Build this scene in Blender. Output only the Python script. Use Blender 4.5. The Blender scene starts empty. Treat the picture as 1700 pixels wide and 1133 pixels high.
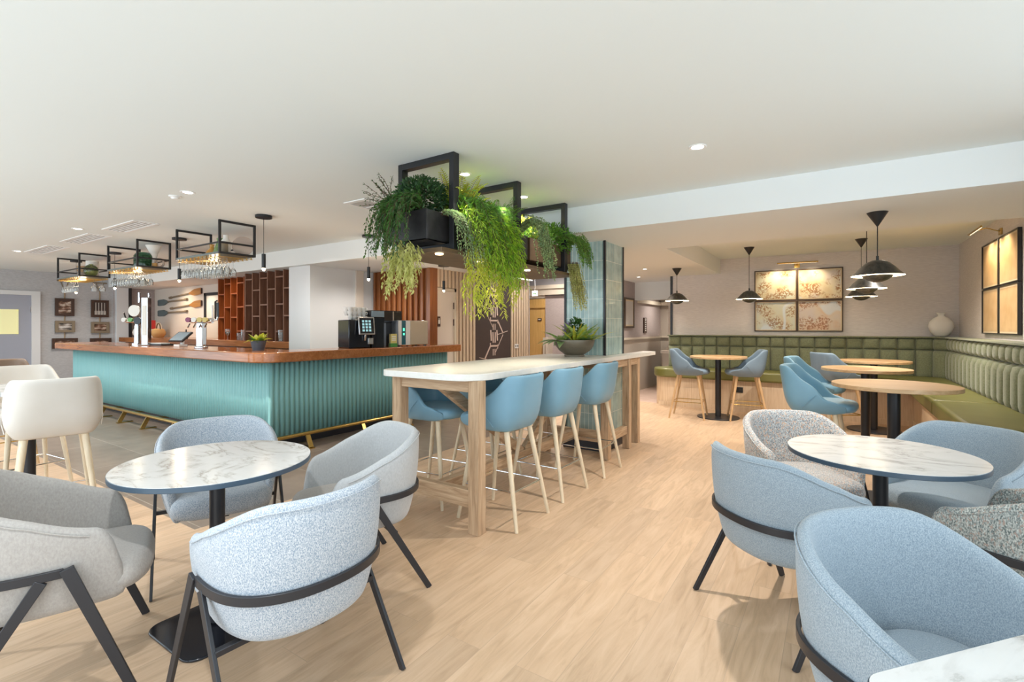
import bpy, bmesh, math, random
from mathutils import Vector, Matrix
PI = math.pi
R_ = math.radians
scn = bpy.context.scene
C = scn.collection

# ------------------------------------------------------------------ camera
YAW = math.atan2(535.0, 815.0)
cam_d = bpy.data.cameras.new('camera')
cam = bpy.data.objects.new('camera', cam_d)
C.objects.link(cam)
cam.location = (0, 0, 1.37)
cam.rotation_euler = (PI/2, 0, YAW)
cam_d.sensor_width = 36
cam_d.lens = 36*815.0/1700
cam_d.shift_y = -22.5/1700
cam_d.clip_start = 0.02
scn.camera = cam

# ------------------------------------------------------------------ world and exposure
w = bpy.data.worlds.new('daylight')
scn.world = w
w.use_nodes = True
bgn = w.node_tree.nodes['Background']
bgn.inputs[0].default_value = (0.78, 0.91, 1.0, 1)
bgn.inputs[1].default_value = 2.7
scn.view_settings.view_transform = 'Standard'
scn.view_settings.look = 'None'
scn.view_settings.exposure = 0.0
scn.view_settings.gamma = 1
scn.cycles.max_bounces = 10
scn.cycles.diffuse_bounces = 6
scn.cycles.transparent_max_bounces = 24
scn.cycles.sample_clamp_indirect = 6
scn.cycles.caustics_reflective = False
scn.cycles.caustics_refractive = False

WARM = (1.0, 0.80, 0.56)
NEUT = (1.0, 0.93, 0.85)
COOL = (0.93, 0.97, 1.0)
def spot(name, loc, power, col=WARM, angle=110, blend=0.8, rad=0.05, aim=None):
    l = bpy.data.lights.new(name, 'SPOT')
    l.energy = power; l.color = col; l.spot_size = R_(angle); l.spot_blend = blend
    l.shadow_soft_size = rad
    o = bpy.data.objects.new(name, l); C.objects.link(o); o.location = loc
    if aim is not None:
        d = Vector(aim) - Vector(loc)
        o.rotation_euler = d.to_track_quat('-Z', 'Y').to_euler()
    return o
def point(name, loc, power, col=WARM, rad=0.03):
    l = bpy.data.lights.new(name, 'POINT')
    l.energy = power; l.color = col; l.shadow_soft_size = rad
    o = bpy.data.objects.new(name, l); C.objects.link(o); o.location = loc
    return o

# ------------------------------------------------------------------ materials
MAT = {}
def _new(name):
    m = bpy.data.materials.new(name); m.use_nodes = True
    nt = m.node_tree
    b = nt.nodes['Principled BSDF']
    MAT[name] = m
    return m, nt, b
def plain(name, col, rough=0.5, metal=0.0, emit=None, estr=0, spec=0.5, coat=0.0, sheen=0.0):
    m, nt, b = _new(name)
    b.inputs['Base Color'].default_value = (*col, 1)
    b.inputs['Roughness'].default_value = rough
    b.inputs['Metallic'].default_value = metal
    b.inputs['Specular IOR Level'].default_value = spec
    b.inputs['Coat Weight'].default_value = coat
    b.inputs['Sheen Weight'].default_value = sheen
    if emit:
        b.inputs['Emission Color'].default_value = (*emit, 1)
        b.inputs['Emission Strength'].default_value = estr
    return m
def N(nt, t, **kw):
    n = nt.nodes.new(t)
    for k, v in kw.items():
        setattr(n, k, v)
    return n
def ramp(nt, stops):
    r = nt.nodes.new('ShaderNodeValToRGB')
    e = r.color_ramp.elements
    while len(e) > 1: e.remove(e[-1])
    e[0].position = stops[0][0]; e[0].color = (*stops[0][1], 1)
    for p, c in stops[1:]:
        x = e.new(p); x.color = (*c, 1)
    return r
def coords(nt, scale=(1,1,1), kind='Object', rot=(0,0,0)):
    tc = N(nt, 'ShaderNodeTexCoord'); mp = N(nt, 'ShaderNodeMapping')
    mp.inputs['Scale'].default_value = scale
    mp.inputs['Rotation'].default_value = rot
    nt.links.new(tc.outputs[kind], mp.inputs['Vector'])
    return mp.outputs['Vector']
def bump(nt, b, src, strength=0.2, dist=0.01):
    bp = N(nt, 'ShaderNodeBump'); bp.inputs['Strength'].default_value = strength
    bp.inputs['Distance'].default_value = dist
    nt.links.new(src, bp.inputs['Height']); nt.links.new(bp.outputs['Normal'], b.inputs['Normal'])
def noisy(name, stops, scale=(1,1,1), ns=8, det=4, rough=0.5, bstr=0.0, bdist=0.005, kind='Object', metal=0, coat=0, sheen=0, dist=0.0, spec=0.5, nrough=0.5):
    m, nt, b = _new(name)
    v = coords(nt, scale, kind)
    n = N(nt, 'ShaderNodeTexNoise'); n.inputs['Scale'].default_value = ns; n.inputs['Detail'].default_value = det
    n.inputs['Distortion'].default_value = dist; n.inputs['Roughness'].default_value = nrough
    nt.links.new(v, n.inputs['Vector'])
    r = ramp(nt, stops); nt.links.new(n.outputs['Fac'], r.inputs['Fac'])
    nt.links.new(r.outputs['Color'], b.inputs['Base Color'])
    b.inputs['Roughness'].default_value = rough; b.inputs['Metallic'].default_value = metal
    b.inputs['Coat Weight'].default_value = coat; b.inputs['Sheen Weight'].default_value = sheen
    b.inputs['Specular IOR Level'].default_value = spec
    if bstr: bump(nt, b, n.outputs['Fac'], bstr, bdist)
    return m

# wood plank floor: boards run along Y
def plank_floor():
    m, nt, b = _new('oak_plank_floor')
    L = nt.links.new
    tc = N(nt, 'ShaderNodeTexCoord')
    mp = N(nt, 'ShaderNodeMapping'); mp.inputs['Rotation'].default_value = (0, 0, PI/2)
    L(tc.outputs['Object'], mp.inputs['Vector'])
    br = N(nt, 'ShaderNodeTexBrick'); br.offset = 0.37
    br.inputs['Scale'].default_value = 1; br.inputs['Brick Width'].default_value = 1.22; br.inputs['Row Height'].default_value = 0.18
    br.inputs['Mortar Size'].default_value = 0.0016; br.inputs['Mortar Smooth'].default_value = 0.3
    br.inputs['Color1'].default_value = (0, 0, 0, 1); br.inputs['Color2'].default_value = (1, 1, 1, 1); br.inputs['Mortar'].default_value = (.5, .5, .5, 1)
    L(mp.outputs['Vector'], br.inputs['Vector'])
    mp2 = N(nt, 'ShaderNodeMapping'); mp2.inputs['Scale'].default_value = (9, 1.0, 1)
    L(tc.outputs['Object'], mp2.inputs['Vector'])
    add = N(nt, 'ShaderNodeVectorMath', operation='ADD')
    mul = N(nt, 'ShaderNodeVectorMath', operation='SCALE'); mul.inputs['Scale'].default_value = 7.0
    L(br.outputs['Color'], mul.inputs[0]); L(mul.outputs[0], add.inputs[0]); L(mp2.outputs['Vector'], add.inputs[1])
    n = N(nt, 'ShaderNodeTexNoise'); n.inputs['Scale'].default_value = 2.2; n.inputs['Detail'].default_value = 7; n.inputs['Distortion'].default_value = 1.2
    n.inputs['Roughness'].default_value = 0.6
    L(add.outputs[0], n.inputs['Vector'])
    r = ramp(nt, [(0.30, (0.46, 0.315, 0.20)), (0.48, (0.56, 0.39, 0.255)), (0.62, (0.61, 0.435, 0.295)), (0.8, (0.65, 0.475, 0.33))])
    L(n.outputs['Fac'], r.inputs['Fac'])
    mx = N(nt, 'ShaderNodeMix', data_type='RGBA', blend_type='MULTIPLY')
    tone = ramp(nt, [(0, (0.90, 0.90, 0.90)), (1, (1.05, 1.04, 1.02))])
    L(br.outputs['Color'], tone.inputs['Fac'])
    mx.inputs[0].default_value = 1
    L(r.outputs['Color'], mx.inputs[6]); L(tone.outputs['Color'], mx.inputs[7])
    mo = N(nt, 'ShaderNodeMix', data_type='RGBA'); mo.inputs[7].default_value = (0.36, 0.26, 0.18, 1)
    f = N(nt, 'ShaderNodeMath', operation='MULTIPLY'); f.inputs[1].default_value = 0.5
    L(br.outputs['Fac'], f.inputs[0]); L(f.outputs[0], mo.inputs[0]); L(mx.outputs[2], mo.inputs[6])
    L(mo.outputs[2], b.inputs['Base Color'])
    b.inputs['Roughness'].default_value = 0.42
    bump(nt, b, n.outputs['Fac'], 0.06, 0.004)
    return m
def grid_mat(name, c1, c2, mortar, bw, rh, ms, rough, axis_rot=(0,0,0), offset=0.0, nscale=6, coat=0, bstr=0.3, shift=(0,0,0)):
    m, nt, b = _new(name)
    L = nt.links.new
    tc = N(nt, 'ShaderNodeTexCoord'); mp = N(nt, 'ShaderNodeMapping'); mp.inputs['Rotation'].default_value = axis_rot
    mp.inputs['Location'].default_value = shift
    L(tc.outputs['Object'], mp.inputs['Vector'])
    br = N(nt, 'ShaderNodeTexBrick'); br.offset = offset
    br.inputs['Scale'].default_value = 1; br.inputs['Brick Width'].default_value = bw; br.inputs['Row Height'].default_value = rh
    br.inputs['Mortar Size'].default_value = ms; br.inputs['Mortar Smooth'].default_value = 0.2
    br.inputs['Color1'].default_value = (*c1, 1); br.inputs['Color2'].default_value = (*c2, 1); br.inputs['Mortar'].default_value = (*mortar, 1)
    L(mp.outputs['Vector'], br.inputs['Vector'])
    n = N(nt, 'ShaderNodeTexNoise'); n.inputs['Scale'].default_value = nscale; n.inputs['Detail'].default_value = 4
    L(tc.outputs['Object'], n.inputs['Vector'])
    r = ramp(nt, [(0.3, (0.85, 0.85, 0.85)), (0.7, (1.12, 1.12, 1.12))]); L(n.outputs['Fac'], r.inputs['Fac'])
    mx = N(nt, 'ShaderNodeMix', data_type='RGBA', blend_type='MULTIPLY'); mx.inputs[0].default_value = 1
    L(br.outputs['Color'], mx.inputs[6]); L(r.outputs['Color'], mx.inputs[7]); L(mx.outputs[2], b.inputs['Base Color'])
    b.inputs['Roughness'].default_value = rough; b.inputs['Coat Weight'].default_value = coat
    inv = N(nt, 'ShaderNodeMath', operation='SUBTRACT'); inv.inputs[0].default_value = 1
    L(br.outputs['Fac'], inv.inputs[1]); bump(nt, b, inv.outputs[0], bstr, 0.003)
    return m
def weave(name, dark, light, scale=260, contrast=(0.38, 0.62), extra=None, rough=0.95, bstr=0.5):
    m, nt, b = _new(name)
    L = nt.links.new
    v = coords(nt, (1, 1, 0.55))
    n = N(nt, 'ShaderNodeTexNoise'); n.inputs['Scale'].default_value = scale; n.inputs['Detail'].default_value = 2; n.inputs['Roughness'].default_value = .7
    L(v, n.inputs['Vector'])
    r = ramp(nt, [(contrast[0], dark), (contrast[1], light)]); L(n.outputs['Fac'], r.inputs['Fac'])
    out = r.outputs['Color']
    if extra:
        n2 = N(nt, 'ShaderNodeTexNoise'); n2.inputs['Scale'].default_value = scale*0.55; n2.inputs['Detail'].default_value = 2
        L(v, n2.inputs['Vector'])
        r2 = ramp(nt, [(0.56, (0, 0, 0)), (0.62, (1, 1, 1))]); L(n2.outputs['Fac'], r2.inputs['Fac'])
        mx = N(nt, 'ShaderNodeMix', data_type='RGBA'); mx.inputs[7].default_value = (*extra, 1)
        L(r2.outputs['Color'], mx.inputs[0]); L(out, mx.inputs[6]); out = mx.outputs[2]
    L(out, b.inputs['Base Color']); b.inputs['Roughness'].default_value = rough
    b.inputs['Sheen Weight'].default_value = 0.25; b.inputs['Specular IOR Level'].default_value = 0.2
    bump(nt, b, n.outputs['Fac'], bstr, 0.002)
    return m
def marble(name, base=(0.80, 0.79, 0.77), vein=(0.42, 0.40, 0.37), scale=1.6):
    m, nt, b = _new(name)
    L = nt.links.new
    v = coords(nt, (1.0, 2.2, 1), rot=(0, 0, 0.5))
    n = N(nt, 'ShaderNodeTexNoise'); n.inputs['Scale'].default_value = scale; n.inputs['Detail'].default_value = 8; n.inputs['Distortion'].default_value = 1.4
    n.inputs['Roughness'].default_value = 0.6
    L(v, n.inputs['Vector'])
    mid = tuple(0.55*base[i] + 0.45*vein[i] for i in range(3))
    soft = tuple(0.9*base[i] + 0.1*vein[i] for i in range(3))
    r = ramp(nt, [(0.0, base), (0.44, soft), (0.485, mid), (0.50, vein), (0.515, mid), (0.56, base), (0.66, soft), (1.0, base)])
    L(n.outputs['Fac'], r.inputs['Fac']); 
    n2 = N(nt, 'ShaderNodeTexNoise'); n2.inputs['Scale'].default_value = 5
    L(v, n2.inputs['Vector'])
    mx = N(nt, 'ShaderNodeMix', data_type='RGBA'); mx.inputs[7].default_value = (*base, 1)
    r2 = ramp(nt, [(0.4, (0.15,)*3), (0.6, (0.85,)*3)]); L(n2.outputs['Fac'], r2.inputs['Fac'])
    L(r2.outputs['Color'], mx.inputs[0]); L(r.outputs['Color'], mx.inputs[6])
    L(mx.outputs[2], b.inputs['Base Color']); b.inputs['Roughness'].default_value = 0.16
    return m
def woodgrain(name, stops, axis='z', s=1.0, rough=0.45, coat=0.0, bstr=0.08):
    sc = {'x': (0.6, 9, 9), 'y': (9, 0.6, 9), 'z': (9, 9, 0.6)}[axis]
    return noisy(name, stops, tuple(k*s for k in sc), 3.2, 6, rough, bstr, 0.003, coat=coat, dist=0.8, nrough=0.6)
def glassy(name, tint=(1, 1, 1), refl=0.25, rough=0.02):
    m, nt, b = _new(name)
    nt.nodes.remove(b)
    L = nt.links.new
    t = N(nt, 'ShaderNodeBsdfTransparent'); t.inputs[0].default_value = (*tint, 1)
    g = N(nt, 'ShaderNodeBsdfGlossy'); g.inputs['Roughness'].default_value = rough; g.inputs['Color'].default_value = (1, 1, 1, 1)
    lw = N(nt, 'ShaderNodeLayerWeight'); lw.inputs[0].default_value = refl
    df = N(nt, 'ShaderNodeBsdfDiffuse'); df.inputs[0].default_value = (*tint, 1)  # pale diffuse share mixed in for the sparkle of lit glass
    m0 = N(nt, 'ShaderNodeMixShader'); m0.inputs[0].default_value = 0.10; L(t.outputs[0], m0.inputs[1]); L(df.outputs[0], m0.inputs[2])
    mx = N(nt, 'ShaderNodeMixShader'); L(lw.outputs['Fresnel'], mx.inputs[0]); L(m0.outputs[0], mx.inputs[1]); L(g.outputs[0], mx.inputs[2])
    L(mx.outputs[0], nt.nodes['Material Output'].inputs['Surface'])
    return m
def leafmat(name, c1, c2, scale=3.0, trans=0.3):
    m, nt, b = _new(name)
    L = nt.links.new
    v = coords(nt)
    n = N(nt, 'ShaderNodeTexNoise'); n.inputs['Scale'].default_value = scale*6; n.inputs['Detail'].default_value = 2
    L(v, n.inputs['Vector'])
    r = ramp(nt, [(0.35, c1), (0.65, c2)]); L(n.outputs['Fac'], r.inputs['Fac'])
    L(r.outputs['Color'], b.inputs['Base Color']); b.inputs['Roughness'].default_value = 0.5
    tr = N(nt, 'ShaderNodeBsdfTranslucent'); L(r.outputs['Color'], tr.inputs['Color'])
    mx = N(nt, 'ShaderNodeMixShader'); mx.inputs[0].default_value = trans
    L(b.outputs[0], mx.inputs[1]); L(tr.outputs[0], mx.inputs[2]); L(mx.outputs[0], nt.nodes['Material Output'].inputs['Surface'])
    return m
def mapprint(name, pal, seed=0.0, river=True):
    m, nt, b = _new(name)
    L = nt.links.new
    tc = N(nt, 'ShaderNodeTexCoord'); mp = N(nt, 'ShaderNodeMapping'); mp.inputs['Location'].default_value = (seed, seed*0.7, seed*0.3)
    L(tc.outputs['Object'], mp.inputs['Vector'])
    n = N(nt, 'ShaderNodeTexNoise'); n.inputs['Scale'].default_value = 3.2; n.inputs['Detail'].default_value = 5
    L(mp.outputs['Vector'], n.inputs['Vector'])
    r = ramp(nt, pal); L(n.outputs['Fac'], r.inputs['Fac'])
    vo = N(nt, 'ShaderNodeTexVoronoi'); vo.inputs['Scale'].default_value = 55
    L(mp.outputs['Vector'], vo.inputs['Vector'])
    rv = ramp(nt, [(0.40, (1, 1, 1)), (0.55, (0.50, 0.26, 0.12))]); L(vo.outputs['Color'], rv.inputs['Fac'])
    n3 = N(nt, 'ShaderNodeTexNoise'); n3.inputs['Scale'].default_value = 4.5; L(mp.outputs['Vector'], n3.inputs['Vector'])
    r3 = ramp(nt, [(0.46, (0, 0, 0)), (0.56, (0.9, 0.9, 0.9))]); L(n3.outputs['Fac'], r3.inputs['Fac'])
    mx = N(nt, 'ShaderNodeMix', data_type='RGBA', blend_type='MULTIPLY')
    L(r3.outputs['Color'], mx.inputs[0]); L(r.outputs['Color'], mx.inputs[6]); L(rv.outputs['Color'], mx.inputs[7])
    out = mx.outputs[2]
    if river:
        wv = N(nt, 'ShaderNodeTexNoise'); wv.inputs['Scale'].default_value = 1.7; wv.inputs['Detail'].default_value = 1
        L(mp.outputs['Vector'], wv.inputs['Vector'])
        rr = ramp(nt, [(0.475, (0, 0, 0)), (0.49, (0.9, 0.9, 0.9)), (0.52, (0.9, 0.9, 0.9)), (0.535, (0, 0, 0))]); L(wv.outputs['Fac'], rr.inputs['Fac'])
        m2 = N(nt, 'ShaderNodeMix', data_type='RGBA'); m2.inputs[7].default_value = (0.62, 0.66, 0.68, 1)
        L(rr.outputs['Color'], m2.inputs[0]); L(out, m2.inputs[6]); out = m2.outputs[2]
    L(out, b.inputs['Base Color']); b.inputs['Roughness'].default_value = 0.35
    return m

plank_floor()
grid_mat('grey_brown_floor_tile', (0.215, 0.165, 0.13), (0.25, 0.195, 0.155), (0.40, 0.34, 0.28), 1.2, 0.6, 0.004, 0.32, shift=(0, -0.44, 0))
grid_mat('teal_wall_tile', (0.31, 0.45, 0.44), (0.41, 0.54, 0.51), (0.72, 0.78, 0.70), 0.05, 0.213, 0.0030, 0.22, axis_rot=(PI/2, 0, 0), shift=(0, 2.326, 0), nscale=9, coat=0.3)
grid_mat('teal_wall_tile_side', (0.31, 0.45, 0.44), (0.41, 0.54, 0.51), (0.72, 0.78, 0.70), 0.05, 0.213, 0.0030, 0.22, axis_rot=(0, -PI/2, -PI/2), shift=(0, -2.326, 0), nscale=9, coat=0.3)
noisy('lobby_floor', [(0.35, (0.50, 0.34, 0.26)), (0.65, (0.66, 0.50, 0.42))], (1, 6, 1), 4, 4, 0.4)
plain('ceiling_white', (0.80, 0.84, 0.83), 0.9)
plain('white_paint', (0.72, 0.73, 0.74), 0.6)
plain('beam_white', (0.80, 0.82, 0.815), 0.9)
noisy('wallpaper_mauve', [(0.35, (0.64, 0.59, 0.565)), (0.65, (0.73, 0.68, 0.65))], (2, 2, 22), 7, 3, 0.85, 0.25, 0.004)
noisy('wallpaper_grey', [(0.35, (0.44, 0.44, 0.45)), (0.65, (0.53, 0.53, 0.54))], (3, 3, 20), 7, 3, 0.9, 0.2, 0.003)
noisy('wallpaper_taupe', [(0.35, (0.40, 0.335, 0.32)), (0.65, (0.46, 0.39, 0.37))], (3, 3, 20), 7, 3, 0.9)
plain('lilac_wall', (0.56, 0.55, 0.58), 0.8)
plain('cream_wall', (0.72, 0.64, 0.56), 0.8)
plain('beige_panel', (0.50, 0.44, 0.37), 0.7)
plain('cream_trim', (0.66, 0.58, 0.47), 0.6)
plain('door_lilac', (0.36, 0.38, 0.45), 0.5)
plain('yellow_pane', (0.78, 0.76, 0.40), 0.3, emit=(1, .95, .55), estr=0.25)
woodgrain('yellow_door', [(0.3, (0.58, 0.34, 0.10)), (0.7, (0.70, 0.44, 0.16))], 'z')
woodgrain('sapele', [(0.25, (0.15, 0.045, 0.012)), (0.5, (0.24, 0.078, 0.020)), (0.75, (0.33, 0.12, 0.034))], 'z', 1.0, 0.3, 0.3)
woodgrain('sapele_x', [(0.25, (0.23, 0.072, 0.020)), (0.5, (0.34, 0.12, 0.036)), (0.75, (0.45, 0.18, 0.06))], 'x', 1.0, 0.22, 0.4)
woodgrain('sapele_y', [(0.25, (0.23, 0.072, 0.020)), (0.5, (0.34, 0.12, 0.036)), (0.75, (0.45, 0.18, 0.06))], 'y', 1.0, 0.22, 0.4)
woodgrain('rack_back', [(0.25, (0.05, 0.016, 0.008)), (0.75, (0.10, 0.034, 0.016))], 'x', 1.0, 0.5)
woodgrain('rack_wood', [(0.25, (0.15, 0.065, 0.038)), (0.5, (0.22, 0.10, 0.06)), (0.75, (0.29, 0.14, 0.085))], 'z', 1.0, 0.45)
woodgrain('rack_wood_lit', [(0.25, (0.22, 0.050, 0.012)), (0.5, (0.32, 0.08, 0.02)), (0.75, (0.42, 0.12, 0.032))], 'z', 1.0, 0.35)  # same wood as the other rack, warm light painted in as red-orange
woodgrain('rough_oak', [(0.28, (0.30, 0.185, 0.10)), (0.5, (0.48, 0.325, 0.20)), (0.75, (0.64, 0.47, 0.31))], 'z', 1.6, 0.75, 0, 0.5)
woodgrain('rough_oak_x', [(0.28, (0.30, 0.185, 0.10)), (0.5, (0.48, 0.325, 0.20)), (0.75, (0.64, 0.47, 0.31))], 'x', 1.6, 0.75, 0, 0.5)
woodgrain('rough_oak_y', [(0.28, (0.30, 0.185, 0.10)), (0.5, (0.48, 0.325, 0.20)), (0.75, (0.64, 0.47, 0.31))], 'y', 1.6, 0.75, 0, 0.5)
woodgrain('pale_oak', [(0.28, (0.56, 0.40, 0.25)), (0.5, (0.66, 0.50, 0.34)), (0.75, (0.74, 0.59, 0.42))], 'z', 1.4, 0.5)
woodgrain('ash_leg', [(0.28, (0.62, 0.50, 0.34)), (0.5, (0.72, 0.60, 0.43)), (0.75, (0.78, 0.67, 0.50))], 'z', 1.4, 0.5)
woodgrain('oak_leg', [(0.28, (0.46, 0.28, 0.13)), (0.5, (0.58, 0.38, 0.20)), (0.75, (0.68, 0.47, 0.27))], 'z', 1.4, 0.5)
woodgrain('oak_top', [(0.28, (0.44, 0.27, 0.13)), (0.5, (0.54, 0.35, 0.185)), (0.75, (0.62, 0.43, 0.25))], 'x', 1.2, 0.4)
noisy('stone_top', [(0.3, (0.76, 0.745, 0.70)), (0.7, (0.82, 0.80, 0.75))], (1, 1, 1), 30, 4, 0.3)
woodgrain('slat_wood', [(0.28, (0.56, 0.42, 0.29)), (0.5, (0.64, 0.50, 0.36)), (0.75, (0.70, 0.56, 0.42))], 'z', 1.4, 0.6)
plain('slat_backing', (0.28, 0.20, 0.14), 0.9)
noisy('teal_paint', [(0.3, (0.235, 0.50, 0.50)), (0.7, (0.255, 0.525, 0.52))], (1, 1, 1), 2, 2, 0.42)
plain('dark_plinth', (0.02, 0.022, 0.03), 0.35)
plain('brass', (0.62, 0.42, 0.14), 0.22, 1.0)
plain('gold_rack', (0.75, 0.48, 0.14), 0.28, 1.0)
plain('chrome', (0.78, 0.78, 0.80), 0.12, 1.0)
plain('steel', (0.62, 0.62, 0.64), 0.28, 1.0)
plain('black_metal', (0.018, 0.018, 0.022), 0.38, 0.0)
plain('black_frame', (0.012, 0.012, 0.014), 0.4)
noisy('bronze_black', [(0.3, (0.028, 0.026, 0.028)), (0.7, (0.05, 0.047, 0.048))], (1, 1, 1), 12, 4, 0.35, metal=0.3)
noisy('brown_trough', [(0.3, (0.11, 0.065, 0.035)), (0.7, (0.16, 0.10, 0.055))], (1, 1, 1), 8, 3, 0.5)
plain('black_gloss', (0.012, 0.013, 0.018), 0.12)
plain('black_plastic', (0.02, 0.02, 0.022), 0.3)
marble('marble_top', (0.70, 0.70, 0.69), (0.34, 0.33, 0.31), 1.6); marble('marble_top_warm', (0.72, 0.71, 0.69), (0.34, 0.30, 0.25), 1.9)
plain('table_edge', (0.055, 0.085, 0.12), 0.35)
plain('wood_edge', (0.56, 0.41, 0.29), 0.5)
weave('tweed_blue', (0.24, 0.30, 0.38), (0.60, 0.62, 0.64), 330)
weave('weave_blue', (0.20, 0.26, 0.31), (0.39, 0.45, 0.50), 420, (0.35, 0.65))
weave('tweed_mixed', (0.16, 0.17, 0.19), (0.66, 0.66, 0.64), 210, extra=(0.62, 0.42, 0.30))
weave('tweed_green', (0.12, 0.15, 0.15), (0.56, 0.58, 0.55), 200, extra=(0.38, 0.30, 0.26))
weave('velvet_taupe', (0.36, 0.33, 0.305), (0.44, 0.41, 0.38), 140, (0.3, 0.7), bstr=0.1)
weave('velvet_grey', (0.44, 0.445, 0.45), (0.52, 0.525, 0.53), 140, (0.3, 0.7), bstr=0.1)
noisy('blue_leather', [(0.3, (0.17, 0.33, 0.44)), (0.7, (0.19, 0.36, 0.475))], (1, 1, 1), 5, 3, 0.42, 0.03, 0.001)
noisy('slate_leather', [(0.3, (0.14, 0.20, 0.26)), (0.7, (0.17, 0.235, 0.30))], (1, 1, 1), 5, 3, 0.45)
noisy('cream_leather', [(0.3, (0.60, 0.56, 0.50)), (0.7, (0.66, 0.62, 0.57))], (1, 1, 1), 4, 3, 0.45)
plain('brown_leather', (0.22, 0.14, 0.09), 0.45)
noisy('green_fabric', [(0.3, (0.135, 0.15, 0.082)), (0.7, (0.20, 0.22, 0.13))], (1, 1, 1), 60, 3, 0.85, 0.2, 0.002, sheen=0.3)
noisy('olive_leather', [(0.3, (0.125, 0.125, 0.030)), (0.7, (0.155, 0.15, 0.042))], (1, 1, 1), 4, 3, 0.36)
plain('picture_black', (0.015, 0.012, 0.010), 0.4)
plain('picture_brown', (0.07, 0.04, 0.022), 0.5)
plain('mat_cream', (0.74, 0.60, 0.40), 0.6)
mapprint('map_a', [(0.35, (0.66, 0.52, 0.28)), (0.5, (0.68, 0.62, 0.42)), (0.65, (0.60, 0.64, 0.52))], 0.0, False)
mapprint('map_b', [(0.35, (0.62, 0.46, 0.24)), (0.5, (0.68, 0.60, 0.40)), (0.65, (0.62, 0.55, 0.50))], 3.1, True)
mapprint('map_c', [(0.35, (0.60, 0.48, 0.30)), (0.5, (0.60, 0.58, 0.42)), (0.65, (0.56, 0.57, 0.52))], 5.7, True)
mapprint('map_d', [(0.35, (0.62, 0.40, 0.24)), (0.5, (0.62, 0.52, 0.40)), (0.65, (0.58, 0.50, 0.46))], 8.9, True)
noisy('sepia_print', [(0.35, (0.56, 0.36, 0.16)), (0.65, (0.66, 0.46, 0.24))], (1, 1, 1), 6, 5, 0.4)
noisy('photo_dark', [(0.35, (0.03, 0.02, 0.015)), (0.5, (0.20, 0.10, 0.06)), (0.62, (0.62, 0.52, 0.44))], (1, 1, 2.5), 9, 4, 0.4)
noisy('photo_sky', [(0.40, (0.05, 0.05, 0.05)), (0.5, (0.35, 0.30, 0.26)), (0.6, (0.66, 0.64, 0.62))], (1, 1, 3.5), 6, 4, 0.4)
plain('photo_pale', (0.62, 0.58, 0.54), 0.5)
plain('weathered_wood', (0.24, 0.19, 0.13), 0.8)
plain('rope', (0.34, 0.25, 0.16), 0.9)
plain('slate_paddle', (0.12, 0.16, 0.165), 0.5)
woodgrain('paddle_wood', [(0.3, (0.42, 0.18, 0.05)), (0.7, (0.60, 0.30, 0.09))], 'x', 1.2, 0.35)
plain('art_brown', (0.06, 0.042, 0.038), 0.5)
plain('art_pink', (0.62, 0.48, 0.42), 0.5)
plain('sign_dark', (0.06, 0.03, 0.02), 0.5)
plain('white_text', (0.85, 0.83, 0.8), 0.5)
plain('exit_sign', (0.9, 0.9, 0.9), 0.4, emit=(1, 1, 0.95), estr=2.0)
plain('lamp_glow', (1, .9, .7), 0.4, emit=(1.0, 0.78, 0.48), estr=14.0)
plain('lamp_soft', (1, .9, .7), 0.4, emit=(1.0, 0.78, 0.48), estr=2.5)
plain('downlight_glow', (1, 1, 1), 0.4, emit=(1.0, 0.93, 0.80), estr=16.0)
plain('bulb_glow', (1, .9, .75), 0.4, emit=(1.0, 0.82, 0.55), estr=10.0)
plain('shade_inner', (0.85, 0.80, 0.70), 0.5)
noisy('shade_dark', [(0.3, (0.035, 0.035, 0.032)), (0.7, (0.085, 0.08, 0.07))], (8, 8, 2), 6, 4, 0.32, metal=0.5)
plain('vase_white', (0.78, 0.74, 0.67), 0.6)
glassy('clear_glass', (0.97, 0.98, 0.98), 0.22)
glassy('green_glass', (0.10, 0.42, 0.20), 0.35)
glassy('olive_glass', (0.62, 0.66, 0.35), 0.35)
plain('grey_slate_shelf', (0.13, 0.16, 0.155), 0.3)
plain('bowl_bronze', (0.17, 0.145, 0.105), 0.38, 0.4)
plain('soil', (0.03, 0.02, 0.015), 0.95)
plain('pot_slate', (0.07, 0.085, 0.11), 0.5)
leafmat('leaf_dark', (0.035, 0.10, 0.022), (0.085, 0.20, 0.035))
leafmat('leaf_deep', (0.02, 0.055, 0.02), (0.05, 0.13, 0.03))
leafmat('leaf_lime', (0.20, 0.42, 0.02), (0.46, 0.62, 0.05))
leafmat('leaf_mid', (0.09, 0.25, 0.03), (0.22, 0.42, 0.06))
leafmat('leaf_sage', (0.20, 0.33, 0.14), (0.40, 0.50, 0.22))
leafmat('leaf_yellow', (0.50, 0.56, 0.05), (0.72, 0.70, 0.10))
leafmat('leaf_gold', (0.50, 0.50, 0.14), (0.68, 0.66, 0.26))
leafmat('leaf_orange', (0.62, 0.38, 0.02), (0.72, 0.55, 0.04))
leafmat('leaf_variegated', (0.18, 0.42, 0.10), (0.60, 0.66, 0.22), 6)
leafmat('leaf_purple', (0.22, 0.17, 0.30), (0.36, 0.28, 0.45))
plain('twig', (0.10, 0.06, 0.03), 0.8)
plain('screen_blue', (0.3, 0.5, 0.55), 0.2, emit=(0.35, 0.6, 0.65), estr=0.6)
plain('screen_grey', (0.24, 0.30, 0.34), 0.15)
plain('control_teal', (0.02, 0.12, 0.17), 0.2)
plain('led_green', (0.1, 0.9, 0.5), 0.3, emit=(0.1, 1, 0.5), estr=1.5)
plain('badge_green', (0.15, 0.42, 0.12), 0.4)
plain('badge_white', (0.8, 0.78, 0.72), 0.4)
plain('badge_maroon', (0.25, 0.05, 0.12), 0.4)
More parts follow.
